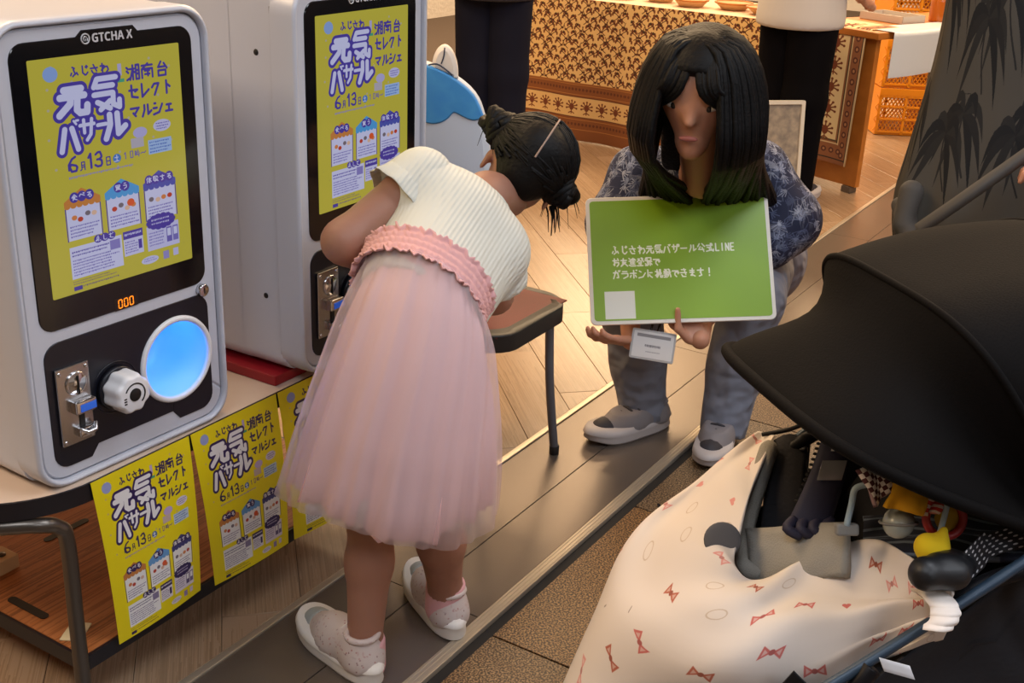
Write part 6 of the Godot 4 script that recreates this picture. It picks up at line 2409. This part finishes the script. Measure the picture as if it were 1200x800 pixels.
	rc.rect(0, 926, 408, 934, rgb(60, 46, 34))
	rc.rect(0, 0, 320, 822, rgb(226, 200, 150))
	rc.rect(0, 812, 330, 822, rgb(84, 66, 42))
	for i in 6:
		for j in 2:
			palmette(rc, Vector2(76 + j * 164, 80 + i * 136), 58.0, rgb(118, 58, 30))
	var rm := mat("runner_cloth", Color.WHITE, 0.85)
	rm.albedo_texture = rc.finish(420, 960)
	rm.texture_repeat = false
	var ro := thing("table_runner", "cream runner with brown palmettes and border hanging over the wooden end panel", "cloth", e0.lerp(e1, 0.42))
	b = MB.new()
	b.sheet(14, 20, func(u, v):
		var p: Vector3 = e0.lerp(e1, lerpf(0.0, 0.9, u))
		if v < 0.12:
			return p + in2 * lerpf(0.2, -0.022, v / 0.12) + Vector3(0, 0.724, 0)
		var k: float = (v - 0.12) / 0.88
		return p - in2 * (0.024 + 0.012 * k + 0.008 * sin(u * 7.0) * k) + Vector3(0, 0.724 - k * 0.60, 0), 0.003)
	wpart("cloth", b, rm, ro)
	# white sheet over the far corner of that table
	var ws := thing("sheet", "white plastic sheet hanging from the wooden table beside the orange crates", "cloth", PH(1050, 60, 0.6))
	b = MB.new()
	var g0 := e1 + in2 * 0.04 + d2 * 0.045
	b.sheet(12, 12, func(u, v):
		var p: Vector3 = g0 + in2 * lerpf(0.0, 0.8, u)
		if v < 0.25:
			return p - d2 * (0.25 - v) * 0.6 + Vector3(0, 0.7235, 0)
		return p + d2 * (0.012 + 0.01 * sin(u * 9.0)) + Vector3(0, 0.7235 - (v - 0.25) * (0.26 - 0.02 * u), 0), 0.002)
	wpart("cloth", b, mat("white_sheet", rgb(206, 212, 218), 0.35), ws)
	# jar and tray on it
	var jat := e0.lerp(e1, 0.66) + in2 * 0.62 + Vector3(0, 0.7205, 0)
	var jar := thing("jar", "glass jar with amber contents on the wooden table", "jar", jat)
	b = MB.new()
	b.lathe([Vector2(0, 0), Vector2(0.045, 0), Vector2(0.047, 0.01), Vector2(0.047, 0.09), Vector2(0.038, 0.105), Vector2(0.038, 0.11), Vector2(0, 0.11)], 24)
	part("glass", b, mat("amber_jar", rgb(176, 92, 26), 0.15), jar)
	b = MB.new()
	b.lathe([Vector2(0, 0.11), Vector2(0.042, 0.11), Vector2(0.042, 0.128), Vector2(0, 0.13)], 24)
	part("lid", b, mat("navy_lid", rgb(40, 52, 92), 0.4), jar)
	var tray := thing("tray", "clear shallow plastic tray at the edge of the wooden table", "tray", e0.lerp(e1, 0.36) + in2 * 0.42 + Vector3(0, 0.7205, 0), bas2)
	b = MB.new()
	b.box(Vector3(0, 0.004, 0), Vector3(0.24, 0.008, 0.17), 0.003)
	part("base", b, mat("tray_clear", rgb(190, 178, 166), 0.15), tray)
	for q in [[0.0, 0.083, 0.24, 0.004], [0.0, -0.083, 0.24, 0.004], [0.118, 0.0, 0.004, 0.17], [-0.118, 0.0, 0.004, 0.17]]:
		b = MB.new()
		b.box(Vector3(q[0], 0.02, q[1]), Vector3(q[2], 0.028, q[3]), 0.0015)
		part("side", b, M.tray_clear, tray)
	# orange crates
	var cm := mat("crate_orange", rgb(232, 146, 14), 0.4)
	var c0 := Vector3(6.671, 0, -1.763)
	var c1 := Vector3(6.777, 0, -1.583)
	var cx := (c1 - c0).normalized()
	var cz := cx.cross(Vector3.UP)
	if cz.x > 0:
		cz = -cz
	var cw := 0.30
	for k in 4:
		crate(["orange plastic crate at the bottom of the stack", "orange plastic crate second from the floor in the stack", "orange plastic crate third from the floor in the stack", "orange plastic crate on top of the stack"][k], c0 + cx * cw / 2 - cz * 0.2 + Vector3(0, k * 0.262, 0), Basis(cx, Vector3.UP, cz), cw, 0.26, 0.4, cm)
	# framed panel behind the woman
	var pf := PH(916, 196, 0.0)
	var pz := Vector3(view_basis.z.x, 0, view_basis.z.z).normalized()
	pz = (pz + view_basis.x * 0.25).normalized()
	var fr := thing("framed_panel", "pale framed panel standing on the floor beside the black trousers", "panel", Vector3(4.75, 0, -1.62), Basis(Vector3.UP.cross(pz), Vector3.UP, pz) * Basis(Vector3.RIGHT, -0.12))
	b = MB.new()
	b.frame(rrect(-0.13, 0.0, 0.10, 0.47, 0.006, 2), rrect(-0.114, 0.016, 0.084, 0.454, 0.004, 2), -0.012, 0.012)
	part("frame", b, mat("frame_white", rgb(206, 200, 188), 0.5), fr)
	b = MB.new()
	b.box(Vector3(-0.015, 0.235, 0), Vector3(0.2, 0.44, 0.008), 0.001)
	var pm := triplanar(mat("panel_print", rgb(170, 160, 146), 0.6), 4.0)
	pm.albedo_texture = noise_tex(0.02, [Color(0.7, 0.7, 0.72), Color(1, 0.98, 0.94)], 256, FastNoiseLite.TYPE_SIMPLEX_SMOOTH, 3, 33)
	part("print", b, pm, fr)
	# bystanders
	mat("navy_trousers", rgb(26, 28, 42), 0.85).metallic_specular = 0.2
	mat("black_trousers", rgb(13, 12, 15), 0.85).metallic_specular = 0.15
	bystander("person in dark navy trousers standing before the floral tablecloth", Vector3(4.42, 0, -2.86), Vector3(0.9, 0, -0.3).normalized(), 1.72, 0.105, M.navy_trousers, mat("dark_top", rgb(44, 46, 58), 0.85), 0.07)
	bystander("person in black trousers and white shirt standing beside the patterned runner", Vector3(5.0, 0, -1.70), Vector3(0.95, 0, 0.3).normalized(), 1.62, 0.11, M.black_trousers, mat("white_shirt", rgb(196, 192, 190), 0.8), 0.07)

func crate(label: String, at: Vector3, bas: Basis, w: float, h: float, d: float, m: Material) -> void:
	var t := thing("crate", label, "crate", at, bas, "stacked orange crates")
	var b := MB.new()
	b.box(Vector3(0, 0.008, 0), Vector3(w - 0.02, 0.016, d - 0.02), 0.003)
	b.box(Vector3(0, h - 0.02, d / 2 - 0.008), Vector3(w, 0.04, 0.02), 0.003)
	b.box(Vector3(0, h - 0.02, -d / 2 + 0.008), Vector3(w, 0.04, 0.02), 0.003)
	b.box(Vector3(w / 2 - 0.008, h / 2, 0), Vector3(0.016, h - 0.004, d - 0.02), 0.003)
	b.box(Vector3(-w / 2 + 0.008, h / 2, 0), Vector3(0.016, h - 0.004, d - 0.02), 0.003)
	part("shell", b, m, t)
	for s in [-1.0, 1.0]:
		for y in [0.02, 0.09, 0.158, 0.215]:
			b = MB.new()
			b.box(Vector3(0, y, s * (d / 2 - 0.006)), Vector3(w, 0.012, 0.012), 0.002)
			part("rail", b, m, t)
		for x in [-0.47, 0.0, 0.47]:
			b = MB.new()
			b.box(Vector3(x * w, h / 2, s * (d / 2 - 0.006)), Vector3(0.016, h - 0.01, 0.012), 0.002)
			part("post", b, m, t)
		b = MB.new()
		for r in 3:
			for k in 14:
				var x := -w * 0.47 + w * 0.94 * k / 13.0
				for q in [-1.0, 1.0]:
					b.box(Vector3(x, 0.056 + r * 0.066, s * (d / 2 - 0.008)), Vector3(0.004, 0.078, 0.006), 0.0, 1, Basis(Vector3(0, 0, 1), q * 0.6))
		var g := part("lattice", b, m, t)
		g.set_meta("kind", "stuff")
func build_rest() -> void:
	build_girl()
	build_chair()
	build_figure()
	build_woman()
	build_board()
	build_stroller()
	build_blanket()
	build_toys()
	build_palm_person()
	build_back()
func _ready() -> void:
	set_up()
	build_room()
	build_machines()
	build_table()
	build_rest()
